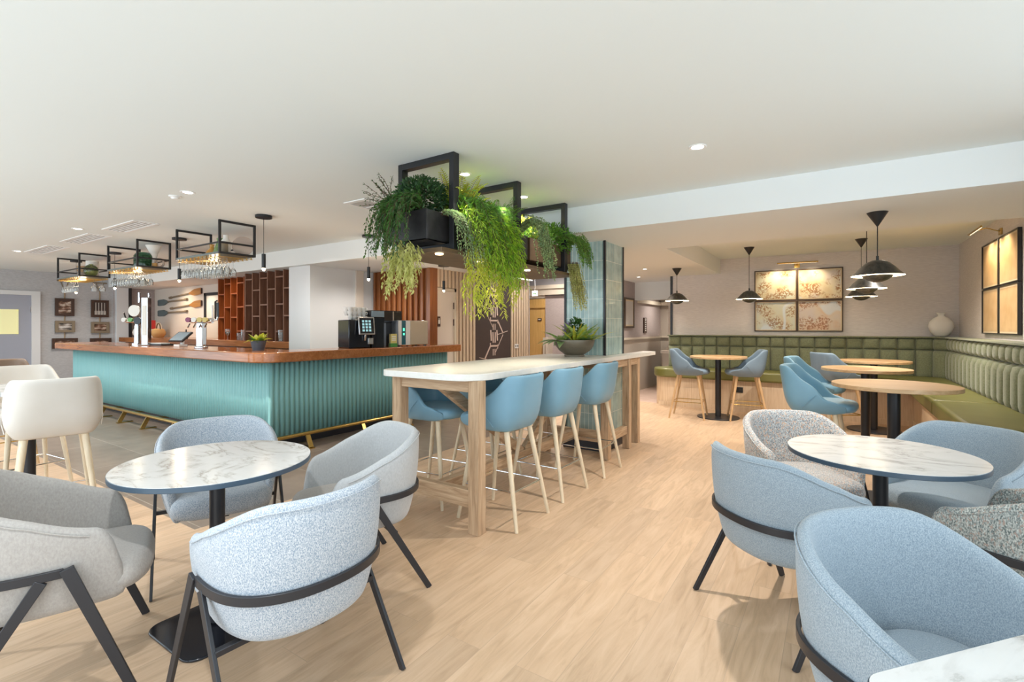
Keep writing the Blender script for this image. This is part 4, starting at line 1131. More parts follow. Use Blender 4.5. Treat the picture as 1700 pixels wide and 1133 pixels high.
def f_yfern(fo, st):
    for k in range(64):
        a = rg.uniform(0, 2*PI)
        fern(fo, st, (-2.36+rg.uniform(-.06,.06), 2.86+rg.uniform(-.08,.08), 2.15), (math.cos(a), math.sin(a), 0), rg.uniform(.22,.40), rg, .066, 26, rg.uniform(1.6,8), .035)
plant('fern', 'bright yellow upright fern between the first and second planter frame', GPL, [('leaf_yellow', f_yfern)])
def f_lime(fo, st):
    for _ in range(170):
        y = rg.uniform(2.70, 3.18)
        mx_ = .72 - .30*max(0, 3.0-y)/.3
        strand(fo, st, (rg.uniform(-2.36,-2.24), y, ZT+.02), (1, rg.uniform(-.35,.35), 0), rg.uniform(.38, max(.45, mx_+.05)), rg, .070, .0125, .013, .07, .07, spread=1.35)
def f_lime2(fo, st):
    for _ in range(120):
        y = rg.uniform(2.70, 3.20)
        strand(fo, st, (rg.uniform(-2.40,-2.26), y, ZT+.06), (1, rg.uniform(-.35,.35), 0), rg.uniform(.2,.60), rg, .066, .0125, .013, .14, .09, spread=1.35)
def f_tiplit_y(fo, st):  # yellow tips put lamplit highlights into the leaf colour
    for _ in range(90):
        y = rg.uniform(2.70, 3.30)
        strand(fo, None, (rg.uniform(-2.20,-2.08), y, rg.uniform(1.66,2.0)), (.3, rg.uniform(-.3,.3), 0), rg.uniform(.12,.26), rg, .068, .013, .013, -.3, .02, spread=1.35)
plant('trailing_plant', 'large lime green feathery plant hanging in a thick curtain between first and second frame', GPL,
      [('leaf_lime', f_lime), ('leaf_mid', f_lime2), ('leaf_yellow', f_tiplit_y)])
def f_side(fo, st):
    for _ in range(44):
        strand(fo, st, (-2.27, rg.uniform(2.56, 2.74), ZT), (1, rg.uniform(-.3,.2), 0), rg.uniform(.3,.56), rg, .032, .012, .012, .03, .05)
plant('trailing_plant', 'thinner olive green trailing plant just right of the first planter frame', GPL, [('leaf_sage', f_side)])
def f_fern2(fo, st):
    for k in range(34):
        a = rg.uniform(0, 2*PI)
        fern(fo, st, (-2.40+rg.uniform(-.08,.08), 3.42+rg.uniform(-.16,.12), 2.15), (math.cos(a), math.sin(a), 0), rg.uniform(.28,.40), rg, .055, 24, rg.uniform(1.2,4), .05)
plant('fern', 'green fern with pointed fronds inside the middle planter frame', GPL, [('leaf_mid', f_fern2)])
def f_string(fo, st):
    for _ in range(38):
        strand(fo, st, (-2.25, rg.uniform(3.50, 3.60), ZT+.04), (1, rg.uniform(-.15,.15), 0), rg.uniform(.5,.72), rg, .026, .021, .012, .05, .03, spread=.8)
plant('trailing_plant', 'narrow string of small round pale green leaves right of the middle frame', GPL, [('leaf_sage', f_string)])
def f_gb(fo, st):
    bush(fo, (-2.40, 3.88, 2.25), .19, .24, .13, 1100, .036, .017, rg)
def f_gb2(fo, st):
    bush(fo, (-2.40, 3.98, 2.20), .20, .30, .13, 1900, .038, .018, rg)
plant('leafy_shrub', 'yellow-green bushy plant between the middle and far planter frame', GPL, [('leaf_yellow', f_gb), ('leaf_mid', f_gb2)])
def f_olive(fo, st):
    bush(fo, (-2.36, 4.30, 2.23), .21, .24, .17, 2400, .040, .016, rg)
    for k in range(12):
        a = rg.uniform(0, 2*PI)
        fern(fo, st, (-2.40, 4.25+rg.uniform(-.2,.2), 2.18), (math.cos(a), math.sin(a), 0), rg.uniform(.18,.26), rg, .045, 18, 2.5, .05)
    for _ in range(110):
        strand(fo, st, (-2.27, rg.uniform(4.20, 4.50), ZT+.04), (1, rg.uniform(-.1,.3), 0), rg.uniform(.2,.5), rg, .034, .013, .011, .10, .07)
def f_tail(fo, st):
    for _ in range(60):
        strand(fo, st, (-2.17+rg.uniform(-.05,.05), 4.42+rg.uniform(-.05,.05), 2.02), (.2, rg.uniform(-.2,.2), 0), rg.uniform(.25,.50), rg, .028, .016, .009, -.2, .02, spread=.8)
plant('trailing_plant', 'olive green plant at the far planter frame with one long yellowish hanging tail', GPL, [('leaf_mid', f_olive), ('leaf_gold', f_tail)])
for y, e in ((2.62, 8), (3.10, 10), (3.8, 6)):
    spot('tray_and_fill_spot', (-2.12, y, 2.30), e, NEUT, 100, .9, .03, (-2.10, y-.1, 1.6))  # spots in mid-air beside the foliage, added to brighten it

# bowl of mixed plants on the long table
for y, e in ((2.58, 14), (3.05, 20), (3.75, 26)): spot('tray_and_fill_spot', (-2.30, y, 1.87), e, (1.0, .93, .72), 85, .8, .03)
bo = thing('plant_bowl', 'wide bronze-grey bowl of mixed yellow-green plants on the long table', 'bowl planter', (-2.31, 4.73, TZ), 0)
MB().lathe([(0,0),(.105,0),(.108,.012),(.10,.022),(.115,.03),(.165,.065),(.200,.115),(.213,.170),(.211,.178),(.203,.176),(.192,.12),(.155,.07),(.10,.04),(0,.035)], 48).build('bowl', 'bowl_bronze', bo, smooth=True, angle=60)
MB().cyl(0,0,.10,.150,.19,36).build('soil', 'soil', bo)
def blade(mb, p, d, L, W, arch=.5, n=7, cup=.25):
    p = Vector(p); v = Vector(d).normalized(); side = v.cross(Vector((0,0,1)))
    if side.length < .05: side = Vector((1,0,0))
    side.normalize(); vs = []; fs = []
    for i in range(n+1):
        t = i/n; w_ = W*math.sin(PI*min(.98, .08+.92*t)**.85)*.5+.0005
        nr = side.cross(v)
        vs += [p+side*w_+nr*w_*cup, p, p-side*w_+nr*w_*cup]
        v = (v+Vector((0,0,-arch/n))).normalized(); p = p+v*(L/n)
    for i in range(n):
        a = i*3; fs += [(a,a+1,a+4,a+3),(a+1,a+2,a+5,a+4)]
    mb.add(vs, fs)
def ring_blades(mb, c, n, L, W, rise, arch, rnd, a0=0, a1=2*PI):
    for k in range(n):
        a = a0+(a1-a0)*(k+rnd.uniform(-.3,.3))/n
        blade(mb, (c[0]+.02*math.cos(a), c[1]+.02*math.sin(a), c[2]), (math.cos(a), math.sin(a), rise*rnd.uniform(.7,1.3)), L*rnd.uniform(.75,1.1), W*rnd.uniform(.8,1.1), arch)
def bowl_leaves(name, mt, fn):
    m = MB(); fn(m); return m.build(name, mt, bo, smooth=True)
rb = random.Random(3)
cr = (math.cos(YAW), math.sin(YAW))   # the long side of the arrangement
def P(u, v, z): return (cr[0]*u - cr[1]*v, cr[1]*u + cr[0]*v, z)
bowl_leaves('broad_leaves', 'leaf_variegated', lambda m: [ring_blades(m, P(.10,0,.15), 12, .23, .085, .9, .7, rb), ring_blades(m, P(-.12,0,.15), 9, .25, .09, .8, .6, rb), ring_blades(m, P(.05,-.02,.17), 6, .28, .095, 1.3, .4, rb)])
bowl_leaves('pale_leaves', 'leaf_sage', lambda m: [ring_blades(m, P(-.13,-.03,.15), 9, .30, .08, .35, .75, rb, 2.0, 5.4), ring_blades(m, P(.13,-.02,.15), 5, .2, .06, .7, .5, rb)])
bowl_leaves('yellow_leaves', 'leaf_yellow', lambda m: [ring_blades(m, P(-.01,-.05,.15), 11, .28, .036, 1.3, .8, rb), ring_blades(m, P(.16,0,.15), 8, .32, .026, 1.0, .7, rb)])
bowl_leaves('orange_leaves', 'leaf_orange', lambda m: ring_blades(m, P(-.005,-.04,.16), 5, .22, .04, 3.2, .2, rb))
bowl_leaves('dark_leaves', 'leaf_dark', lambda m: [bush(m, P(.02,.05,.30), .07, .07, .10, 260, .05, .022, rb), ring_blades(m, P(0,0,.15), 12, .17, .05, .5, .6, rb)])
bowl_leaves('purple_sprigs', 'leaf_purple', lambda m: bush(m, P(-.07,.02,.27), .05, .05, .09, 160, .035, .012, rb))

# ------------------------------------------------------------------ bar pendants
GBP = 'slim black pendants over the bar'
def slim(label, x, y, zc, z1=2.17, z0=2.015):
    t = thing('slim_pendant', label, 'pendant lamp', (x, y, zc), 0, GBP)
    MB().cyl(0,0,-.028,0,.085,32).build('ceiling_cap', 'black_frame', t, bevel=.002)
    MB().tube([(0,0,-.02),(0,0,z1-zc)], .0028, 6).build('cord', 'black_frame', t)
    MB().cyl(0,0,z0-zc,z1-zc,.021,20).build('tube', 'black_frame', t, bevel=.002)
    MB().lathe([(0,-.030),(.012,-.026),(.018,-.012),(.018,0),(0,0)], 16, (0,0,z0-zc)).build('bulb', 'bulb_glow', t, smooth=True)
    point('pendant_light', (x, y, z0-.06), 4, WARM, .02)
slim('slim black tube pendant at the bar corner, right of the nearest glass shelf', -5.185, 2.98, HC)
slim('slim black tube pendant over the right leg of the bar, near the coffee machines', -5.14, 4.38, HC)
slim('slim black tube pendant between the nearest and the middle glass shelf', -7.45, 3.10, HC)
slim('slim black tube pendant between the middle and the farthest glass shelf', -9.75, 3.12, HC)
slim('slim black tube pendant in front of the slatted wall door', -4.98, 5.69, HL, 2.08, 1.94)
slim('slim black tube pendant at the left end of the farthest glass shelf', -11.55, 3.12, HC)

# ------------------------------------------------------------------ hanging glass shelves over the bar
GSH = 'hanging black shelves over the bar'
def glass_shelf(label, x0, x1):
    t = thing('hanging_shelf', label, 'shelf', (0,0,0), 0, GSH)
    b = .024; y0, y1 = 2.80, 3.22; z0 = 2.205
    for x in (x0, x1):
        MB().box(x-b/2,y0,z0,x+b/2,y0+b,HC).box(x-b/2,y1-b,z0,x+b/2,y1,HC).box(x-b/2,y0+b,HC-b,x+b/2,y1-b,HC-.0005).box(x-b/2,y0+b,z0,x+b/2,y1-b,z0+b).box(x-b/2,y0+b,2.325,x+b/2,y1-b,2.345).build('end_frame', 'black_frame', t, bevel=.0015)
    for y in (y0, y1-b):
        MB().box(x0+b/2,y+.004,2.327,x1-b/2,y+b-.004,2.343).build('rail', 'black_frame', t)
        MB().box(x0+b/2,y,z0,x1-b/2,y+b,z0+b).build('edge_rail', 'grey_slate_shelf', t)
    MB().box(x0+b/2,y0+b,z0+.004,x1-b/2,y1-b,z0+.016).build('shelf_board', 'grey_slate_shelf', t)
    n = round((x1-x0-.06)/.095)
    for k in range(n+1):
        x = x0+.03+k*(x1-x0-.06)/n
        MB().box(x-.007,y0+.01,z0-.030,x+.007,y1-.02,z0-.024).box(x-.003,y0+.02,z0-.024,x+.003,y0+.03,z0).box(x-.003,y1-.04,z0-.024,x+.003,y1-.03,z0).build('glass_hanger', 'gold_rack', t)
    return t, n
def wine_glass(label, loc, group, r=.036, h=.19):
    # hangs upside down, foot at the top
    t = thing('wine_glass', label, 'glass', loc, 0, group)
    MB().lathe([(0,0),(.03,-.001),(.031,-.003),(.006,-.010),(.0035,-.02),(.0035,-h*.45),(.012,-h*.50),(r*.8,-h*.62),(r,-h*.78),(r*.88,-h),(r*.86,-h),(r*.97,-h*.78),(r*.77,-h*.63),(0,-h*.53)], 16).build('glass_body', 'clear_glass', t, smooth=True, angle=60)
    return t
G1 = 'wine glasses under the nearest hanging shelf'; G2 = 'wine glasses under the middle hanging shelf'
G3 = 'flute glasses in a row under the farthest hanging shelf'; G4 = 'pair of large wine glasses under the farthest shelf'
s1, n1 = glass_shelf('hanging black shelf over the bar nearest the planters, full of wine glasses beneath', -6.82, -5.78)
s2, n2 = glass_shelf('middle hanging black shelf over the bar with a dark green jar', -9.04, -8.0)
s3, n3 = glass_shelf('farthest hanging black shelf over the bar with a striped lantern', -11.32, -10.26)
g = wine_glass('clear stemmed glass hanging upside down under the nearest bar shelf', (-6.72, 2.85, 2.181), G1)
first = True
for i in range(10):
    for j in range(4):
        if i > 7 and j > 1: continue
        x = -6.745+.095*i; y = 2.86+.085*j
        if first: g.location = (x, y, 2.181); first = False
        else: dup(g, (x, y, 2.181))
for i in range(9):
    for j in range(4):
        if i > 6 and j > 1: continue
        dup(g, (-8.965+.095*i, 2.86+.085*j, 2.181), None, 'clear stemmed glass hanging upside down under the middle bar shelf', G2)
gf = wine_glass('slim clear flute hanging upside down under the farthest bar shelf', (-11.22, 2.86, 2.181), G3, .026, .21)
for i in range(1, 9): dup(gf, (-11.22+.085*i, 2.86, 2.181))
gb = wine_glass('large round wine glass under the farthest shelf, left of the pair', (-10.45, 3.06, 2.181), G4, .046, .20)
dup(gb, (-10.35, 3.14, 2.181), None, 'large round wine glass under the farthest shelf, right of the pair')
for x0_, x1_ in ((-6.82,-5.78),(-9.04,-8.0),(-11.32,-10.26)):
    point('shelf_light', ((x0_+x1_)/2, 3.0, 2.13), 3.5, WARM, .05)
ZS = 2.222
def lathe_thing(name, label, cat, loc, prof, mat_, group=None, n=28, sx=1, sy=1, part='body', rz=0):
    t = thing(name, label, cat, loc, rz, group)
    MB().lathe(prof, n, sx=sx, sy=sy).build(part, mat_, t, smooth=True, angle=50)
    return t
lathe_thing('teardrop_pot', 'small orange teardrop pot at the left of the nearest hanging shelf', 'ornament', (-6.35, 3.0, ZS), [(0,0),(.05,0),(.075,.03),(.06,.07),(.025,.11),(.02,.14),(.03,.16),(.0,.16)], 'amber_pot')
lathe_thing('glass_jug', 'pale green conical glass jug on the nearest hanging shelf', 'jug', (-6.18, 3.02, ZS), [(0,0),(.09,0),(.092,.02),(.06,.12),(.04,.18),(.045,.22),(.0,.22)], 'leaf_sage')
lathe_thing('white_bottle', 'white-topped bottle on the nearest hanging shelf behind its frame', 'bottle', (-6.02, 3.0, ZS), [(0,0),(.05,0),(.05,.17),(.03,.2),(.03,.24),(0,.24)], 'plaster_white')
lathe_thing('tin_jar', 'brown and grey cylindrical jar on the nearest hanging shelf', 'jar', (-5.93, 2.93, ZS), [(0,0),(.045,0),(.045,.13),(0,.135)], 'weathered_wood')
t = thing('wooden_plate', 'round wooden plate standing upright at the right of the nearest hanging shelf', 'plate', (-5.87, 3.12, ZS), R_(55))
MB().lathe([(0,-.012),(.09,-.012),(.115,-.004),(.115,.004),(.09,.008),(0,0)], 36).xf(Matrix.Translation((0,0,.115)) @ Matrix.Rotation(R_(82),4,'X')).build('plate', 'pink_disc', t, smooth=True)
MB().box(-.05,-.04,0,.05,.04,.012).build('plate_stand', 'weathered_wood', t)
lathe_thing('green_glass_jar', 'large dark green glass jar on the middle hanging shelf', 'jar', (-8.30, 3.0, ZS), [(0,0),(.12,0),(.125,.02),(.125,.17),(.10,.21),(.06,.225),(.06,.215),(.1,.2),(.115,.16),(.115,.02),(0,.01)], 'green_glass')
lathe_thing('white_funnel_vase', 'white funnel-shaped vase rising behind the dark green jar', 'vase', (-8.22, 3.09, ZS), [(0,0),(.06,0),(.04,.15),(.05,.22),(.10,.33),(.095,.33),(.04,.22),(0,.2)], 'plaster_white')
lathe_thing('small_black_bowl', 'small black dish at the left of the middle hanging shelf', 'bowl', (-8.72, 3.0, ZS), [(0,0),(.04,0),(.075,.035),(.07,.035),(.03,.01),(0,.01)], 'black_plastic')
t = thing('ring_ornament', 'pale ring-shaped ornament right of the green jar', 'ornament', (-8.12, 3.12, ZS), R_(40))
MB().tube([(.06*math.cos(2*PI*k/24),0,.075+.06*math.sin(2*PI*k/24)) for k in range(24)], .014, 10, closed=True).build('ring', 'pink_disc', t, smooth=True)
lathe_thing('spotted_cup', 'small pale spotted cup at the right end of the middle hanging shelf', 'cup', (-8.06, 3.04, ZS), [(0,0),(.03,0),(.034,.06),(.03,.06),(.026,.01),(0,.01)], 'wicker')
lathe_thing('turned_wood_vase', 'turned brown wooden vase at the left of the farthest hanging shelf', 'vase', (-10.80, 3.02, ZS), [(0,0),(.05,0),(.04,.05),(.09,.12),(.095,.20),(.0,.205)], 'decor_wood')
t = lathe_thing('shell_ornament', 'low pale shell-shaped ornament on the farthest hanging shelf', 'ornament', (-10.62, 2.95, ZS), [(0,0),(.08,0),(.07,.05),(.03,.08),(0,.085)], 'pink_disc')
t = lathe_thing('striped_lantern', 'cream lantern with dark green lid and base on the farthest hanging shelf', 'lantern', (-10.50, 3.05, ZS), [(0,.02),(.085,.02),(.085,.10),(0,.10)], 'plaster_white')
MB().cyl(0,0,0,.02,.09,28).cyl(0,0,.10,.16,.09,28,.05).build('lid', 'leaf_dark', t)
MB().cyl(0,0,.16,.27,.088,28).build('lamp_cylinder', 'plaster_white', t)
lathe_thing('glass_globe', 'olive glass globe on the farthest hanging shelf', 'ornament', (-10.36, 2.99, ZS), [(0,0),(.06,.012),(.095,.06),(.10,.10),(.09,.15),(.05,.185),(.03,.19),(.03,.2),(0,.2)], 'olive_glass')

# ------------------------------------------------------------------ things on the bar
pp = thing('potted_plant', 'small yellow-green leafy plant in a slate grey pot on the bar corner', 'plant', (-5.68, 3.20, BZ))
MB().lathe([(0,0),(.062,0),(.085,.105),(.088,.115),(.078,.115),(.055,.02),(0,.02)], 32).build('pot', 'pot_slate', pp, smooth=True, angle=50)
MB().cyl(0,0,.08,.098,.075,24).build('soil', 'soil', pp)
m = MB(); rr = random.Random(5)
for k in range(46):
    a = rr.uniform(0,2*PI); blade(m, (.03*math.cos(a), .03*math.sin(a), .10), (math.cos(a), math.sin(a), rr.uniform(.2,2.6)), rr.uniform(.07,.14), rr.uniform(.035,.05), .7, 5)
m.build('leaves', 'leaf_yellow', pp, smooth=True)
m = MB()
for k in range(26):
    a = rr.uniform(0,2*PI); blade(m, (.03*math.cos(a), .03*math.sin(a), .10), (math.cos(a), math.sin(a), rr.uniform(.4,2)), rr.uniform(.06,.11), .04, .7, 5)
m.build('under_leaves', 'leaf_mid', pp, smooth=True)
def px_at(px, y):   # x on the line y for a given picture column
    k = (px-850)/815.0; rx = -math.sin(YAW)+math.cos(YAW)*k; ry = math.cos(YAW)+math.sin(YAW)*k
    return rx/ry*y
# beer fonts
t = thing('beer_font', 'short chrome beer font with a row of round tap badges, leftmost on the bar', 'beer tap', (px_at(228, 3.22), 3.22, BZ), YAW)
MB().cyl(0,0,0,.02,.075,28).cyl(0,0,.02,.30,.045,24,.04).cyl(0,0,.30,.35,.03,24).build('column', 'chrome', t, smooth=True)
MB().tube([(-.17,0,.37),(.19,0,.37)], .028, 16).build('manifold', 'chrome', t, smooth=True)
for k, (dx, mt) in enumerate(((-.17,'badge_white'),(-.07,'badge_green'),(.03,'badge_white'),(.13,'badge_gold'))):
    b_ = MB().cyl(0,0,0,.03,.034,24).xf(Matrix.Translation((dx,-.035,.39)) @ Matrix.Rotation(R_(90),4,'X')).build('badge', mt, t, smooth=True)
    MB().tube([(dx,-.02,.42),(dx,-.05,.50)], .010, 8).build('tap_handle', 'black_plastic', t, smooth=True)
t = thing('beer_font', 'tall square chrome beer font with a large white round badge', 'beer tap', (px_at(243, 3.15), 3.15, BZ), YAW)
MB().box(-.05,-.04,0,.05,.04,.72).box(-.08,-.07,0,.08,.07,.015).build('column', 'chrome', t, bevel=.008)
MB().cyl(0,0,0,.03,.085,32).xf(Matrix.Translation((-.15,-.02,.52)) @ Matrix.Rotation(R_(90),4,'X')).build('badge', 'badge_white', t, smooth=True)
MB().cyl(0,0,0,.03,.055,32).xf(Matrix.Translation((-.13,.02,.37)) @ Matrix.Rotation(R_(90),4,'X')).build('badge', 'black_plastic', t, smooth=True)
MB().tube([(-.15,0,.52),(0,0,.52)], .018, 10).build('badge_bracket', 'black_plastic', t, smooth=True)
MB().box(-.12,-.012,.64,-.095,.012,.80).box(.03,-.012,.72,.05,.012,.79).build('tap_handle', 'chrome', t, bevel=.004)
MB().box(-.03,-.046,.15,.03,-.04,.60).build('label_strip', 'badge_white', t)
t = thing('beer_font', 'chrome T-shaped beer font with several taps, centre of the bar', 'beer tap', (px_at(334, 3.16), 3.16, BZ), YAW)
MB().cyl(0,0,0,.02,.08,28).cyl(0,0,.02,.05,.06,28).box(-.042,-.042,.04,.042,.042,.33).build('column', 'chrome', t, bevel=.006)
MB().tube([(-.13,0,.36),(.15,0,.36)], .034, 16).build('manifold', 'chrome', t, smooth=True)
for dx, mt in ((-.13,'badge_maroon'),(-.055,'badge_white'),(.02,'badge_gold'),(.09,'badge_gold')):
    MB().cyl(0,0,0,.03,.032,24).xf(Matrix.Translation((dx,-.045,.37)) @ Matrix.Rotation(R_(90),4,'X')).build('badge', mt, t, smooth=True)
    MB().tube([(dx,-.03,.32),(dx,-.07,.27)], .009, 8).build('spout', 'chrome', t, smooth=True)
MB().bar((.15,0,.36),(.16,-.02,.56),.022,.016).build('tap_handle', 'cup_white', t, bevel=.004)
MB().bar((.22,0,.40),(.222,-.01,.60),.03,.016).build('tap_handle', 'black_plastic', t, bevel=.004)
MB().tube([(.14,0,.36),(.21,0,.37),(.22,0,.41)], .012, 10).build('tap_arm', 'chrome', t, smooth=True)
t = thing('till_tablet', 'black tilted touchscreen till standing on the bar', 'till', (px_at(300, 3.25), 3.25, BZ), R_(10))
MB().box(-.06,-.06,0,.06,.06,.03).bar((0,.02,.02),(0,.03,.12),.05,.03).build('stand', 'cup_white', t, bevel=.004)
MB().box(-.15,-.012,-.10,.15,.012,.10).xf(Matrix.Translation((0,0,.135)) @ Matrix.Rotation(R_(-50),4,'X')).build('screen_case', 'black_plastic', t, bevel=.004)
MB().box(-.13,-.015,-.085,.13,-.0125,.085).xf(Matrix.Translation((0,0,.135)) @ Matrix.Rotation(R_(-50),4,'X')).build('screen', 'screen_grey', t)
t = thing('drip_tray', 'white folded bar towel and tray beside the tall beer font', 'tray', (px_at(266, 3.27), 3.27, BZ), .2)
MB().box(-.16,-.09,0,.16,.09,.022).build('tray', 'black_plastic', t, bevel=.004)
MB().box(-.12,-.07,.022,.12,.07,.04).build('towel', 'cup_white', t, bevel=.006)
# objects on the back bar ledge
ZL = 1.14
def onledge(px, y=4.85): return (px_at(px, y), y, ZL)
t = thing('wicker_jar', 'round brown wicker jar with handle on the back counter below the paddles', 'jar', onledge(263), 0)
MB().lathe([(0,0),(.09,.005),(.135,.07),(.14,.12),(.11,.19),(.07,.205),(0,.205)], 28).build('body', 'wicker', t, smooth=True)
MB().tube([(.10*math.cos(R_(a)),0,.18+.14*math.sin(R_(a))) for a in range(0,181,15)], .012, 8).build('handle', 'twig', t, smooth=True)
t = thing('red_box', 'dark red container on the back counter left of the wicker jar', 'box', onledge(248, 5.0))
MB().box(-.12,-.08,.0,.12,.08,.30).build('body', 'badge_white', t, bevel=.01)
MB().box(-.125,-.085,.19,.125,.085,.40).build('lid', 'red_box', t, bevel=.01)
lathe_thing('white_jar', 'white rounded jar on the back counter behind the wicker jar', 'jar', onledge(259, 5.15), [(0,0),(.10,0),(.12,.1),(.12,.26),(.09,.34),(0,.36)], 'plaster_white')
lathe_thing('patterned_disc', 'small cream round disc on the back counter left of the tall beer font', 'ornament', onledge(230, 4.9), [(0,0),(.06,.005),(.11,.06),(.12,.12),(.09,.2),(0,.22)], 'badge_white')
lathe_thing('small_bottle', 'small dark-topped bottle on the back counter under the paddles', 'bottle', onledge(309, 4.8), [(0,0),(.035,0),(.035,.10),(.012,.14),(.012,.19),(0,.19)], 'black_plastic')
GLG = 'glasses on the back counter'
gg = lathe_thing('wine_goblet', 'upright stemmed glass on the back counter in front of the reddish rack', 'glass', onledge(378, 4.72), [(0,0),(.035,.002),(.005,.012),(.005,.08),(.03,.10),(.045,.14),(.04,.20),(.037,.20),(.042,.14),(.028,.105),(0,.09)], 'clear_glass', GLG)
for px, lb in ((397,'short tumbler on the back counter, left of two at the rack corner'),(404,'taller tumbler on the back counter, right of two at the rack corner'),(466,'tumbler at the right end of the back counter by the pillar')):
    h = .13 if px == 397 else .19
    lathe_thing('tumbler', lb, 'glass', onledge(px, 4.645), [(0,0),(.035,0),(.042,h),(.038,h),(.032,.012),(0,.012)], 'clear_glass', GLG)
# machines on the right leg of the bar
t = thing('coffee_machine', 'black coffee machine with tilted touchscreen and tall brewing tower on the bar', 'coffee machine', (-5.30, 4.38, BZ), R_(90)-.25)
MB().box(-.24,-.17,0,.06,.17,.37).build('body', 'black_gloss', t, bevel=.012)
MB().box(.09,-.14,0,.27,.17,.50).box(.085,-.145,.40,.275,.175,.405).build('tower', 'black_gloss', t, bevel=.006)
MB().box(.09,-.147,.41,.27,-.13,.49).box(.06,-.02,.03,.10,.15,.33).build('hopper', 'screen_grey', t, bevel=.003)
sc_ = MB().box(-.11,-.012,-.115,.11,.012,.115).xf(Matrix.Translation((-.02,-.215,.29)) @ Matrix.Rotation(R_(-8),4,'X')).build('screen_case', 'steel', t, bevel=.006)
MB().box(-.095,-.015,-.10,.095,-.0125,.10).xf(Matrix.Translation((-.02,-.215,.29)) @ Matrix.Rotation(R_(-8),4,'X')).build('screen', 'black_gloss', sc_)
m = MB()
for i in range(3):
    for j in range(4): m.box(-.065+.045*i,-.018,-.075+.04*j,-.035+.045*i,-.0155,-.047+.04*j)
m.xf(Matrix.Translation((-.02,-.215,.29)) @ Matrix.Rotation(R_(-8),4,'X')).build('screen_icons', 'screen_blue', sc_)
MB().bar((-.03,-.21,.18),(-.03,-.19,.10),.022,.018).build('spout', 'chrome', t, bevel=.003)
MB().box(.02,-.19,.05,.09,-.12,.13).build('drip_cup', 'steel', t, bevel=.004)
GCU = 'cups stacked on the coffee machine'
cu = thing('coffee_cup', 'white coffee cup stacked on top of the black coffee machine', 'cup', (-5.34, 4.25, BZ+.371), 0, GCU)
MB().lathe([(0,0),(.02,0),(.032,.03),(.036,.055),(.033,.055),(.028,.03),(0,.008)], 18).build('cup', 'cup_white', cu, smooth=True)
MB().tube([(.032,0,.045),(.052,0,.04),(.050,0,.02),(.030,0,.018)], .004, 6).build('handle', 'cup_white', cu, smooth=True)
for lv in range(3):
    for i in range(4):
        for j in range(2):
            if lv == i == j == 0: continue
            dup(cu, (-5.36+.075*j, 4.20+.073*i, BZ+.371+.056*lv), .5)
t = thing('coffee_grinder', 'dark coffee grinder with a smoked hopper behind the black coffee machine', 'coffee grinder', (-5.43, 4.98, BZ), R_(90))
MB().box(-.12,-.10,0,.12,.11,.34).build('body', 'black_plastic', t, bevel=.006)
MB().box(-.17,-.11,.34,.17,.12,.50).box(-.17,-.11,.50,.17,.12,.51).build('hopper', 'black_gloss', t, bevel=.004)
MB().box(-.01,-.114,.34,.01,-.11,.5).build('hopper_trim', 'steel', t)
t = thing('hot_water_boiler', 'square brushed steel water boiler with a dark teal control strip on the bar', 'water boiler', (-5.24, 5.20, BZ), R_(90)-.22)
MB().box(-.25,-.14,.02,.25,.16,.37).build('body', 'steel', t, bevel=.006)
MB().box(-.25,-.146,.02,-.06,-.14,.37).build('front_panel', 'cup_white', t)
cs = MB().box(-.20,-.150,.025,-.135,-.146,.368).build('control_strip', 'control_teal', t)
MB().box(-.18,-.152,.16,-.155,-.150,.19).box(-.18,-.152,.22,-.155,-.150,.26).build('indicator', 'led_green', cs)
for sx, sy in ((-.22,-.11),(.22,-.11),(-.22,.13),(.22,.13)): MB().cyl(sx,sy,0,.02,.018,12).build('foot', 'black_plastic', t)
t = thing('tea_carton', 'small yellow and green carton on the bar beside the steel boiler', 'carton', (-5.13, 4.80, BZ), R_(70))
MB().box(-.045,-.03,.05,.045,.03,.18).build('carton', 'carton_yellow', t, bevel=.002)
MB().box(-.05,-.035,0,.05,.035,.05).build('base_tray', 'carton_green', t, bevel=.002)
m = MB()
for z in (.09,.115,.14): m.box(-.03,-.032,z,.03,-.0305,z+.010)
m.build('lettering', 'white_text', t)

# ------------------------------------------------------------------ wall decor: paddles, pictures on poles, rowing panel
GPD = 'paddles on the back bar wall'
def paddle(label, xb, xt, z, mb_, zt=0.0, mt2='weathered_wood'):
    # blade end at xb, handle end at xt, flat on the wall
    L = xt-xb; sg = 1 if L > 0 else -1; L = abs(L)
    t = thing('paddle', label, 'paddle', (xb, 5.425, z), 0, GPD)
    sec = [(0,.062),(.04,.075),(.20*L,.075),(.26*L,.055),(.32*L,.028),(.38*L,.016)]
    up = [(sg*x, h/1) for x, h in sec]; m = MB()
    poly = [(x, h) for x, h in up]+[(x, -h) for x, h in reversed(up)]
    n = len(poly); m.add([(x,-.012,h+zt*abs(x)/L) for x, h in poly]+[(x,.012,h+zt*abs(x)/L) for x, h in poly], [tuple(range(n)), tuple(range(2*n-1,n-1,-1))]+[(k,n+k,n+(k+1)%n,(k+1)%n) for k in range(n)])
    m.build('blade', mb_, t, bevel=.003)
    MB().box(-.02*sg if sg < 0 else 0, -.014, -.062, .02*sg if sg > 0 else 0, .014, .062).build('blade_tip', 'sign_dark', t)
    MB().tube([(sg*.36*L,0,zt*.36),(sg*L*.94,0,zt*.94)], .020, 10).build('shaft', mt2, t, smooth=True)
    MB().tube([(sg*L*.94,0,zt*.94),(sg*L,0,zt)], .030, 10).build('grip', mt2, t, smooth=True)
paddle('honey-coloured wooden paddle, topmost of the four on the wall', px_at(334.5,5.43), px_at(282,5.43), 2.20, 'paddle_wood', -.11)
paddle('dark slate paddle, upper of the two dark ones on the wall', px_at(263,5.43), px_at(311,5.43), 1.98, 'slate_paddle', .05)
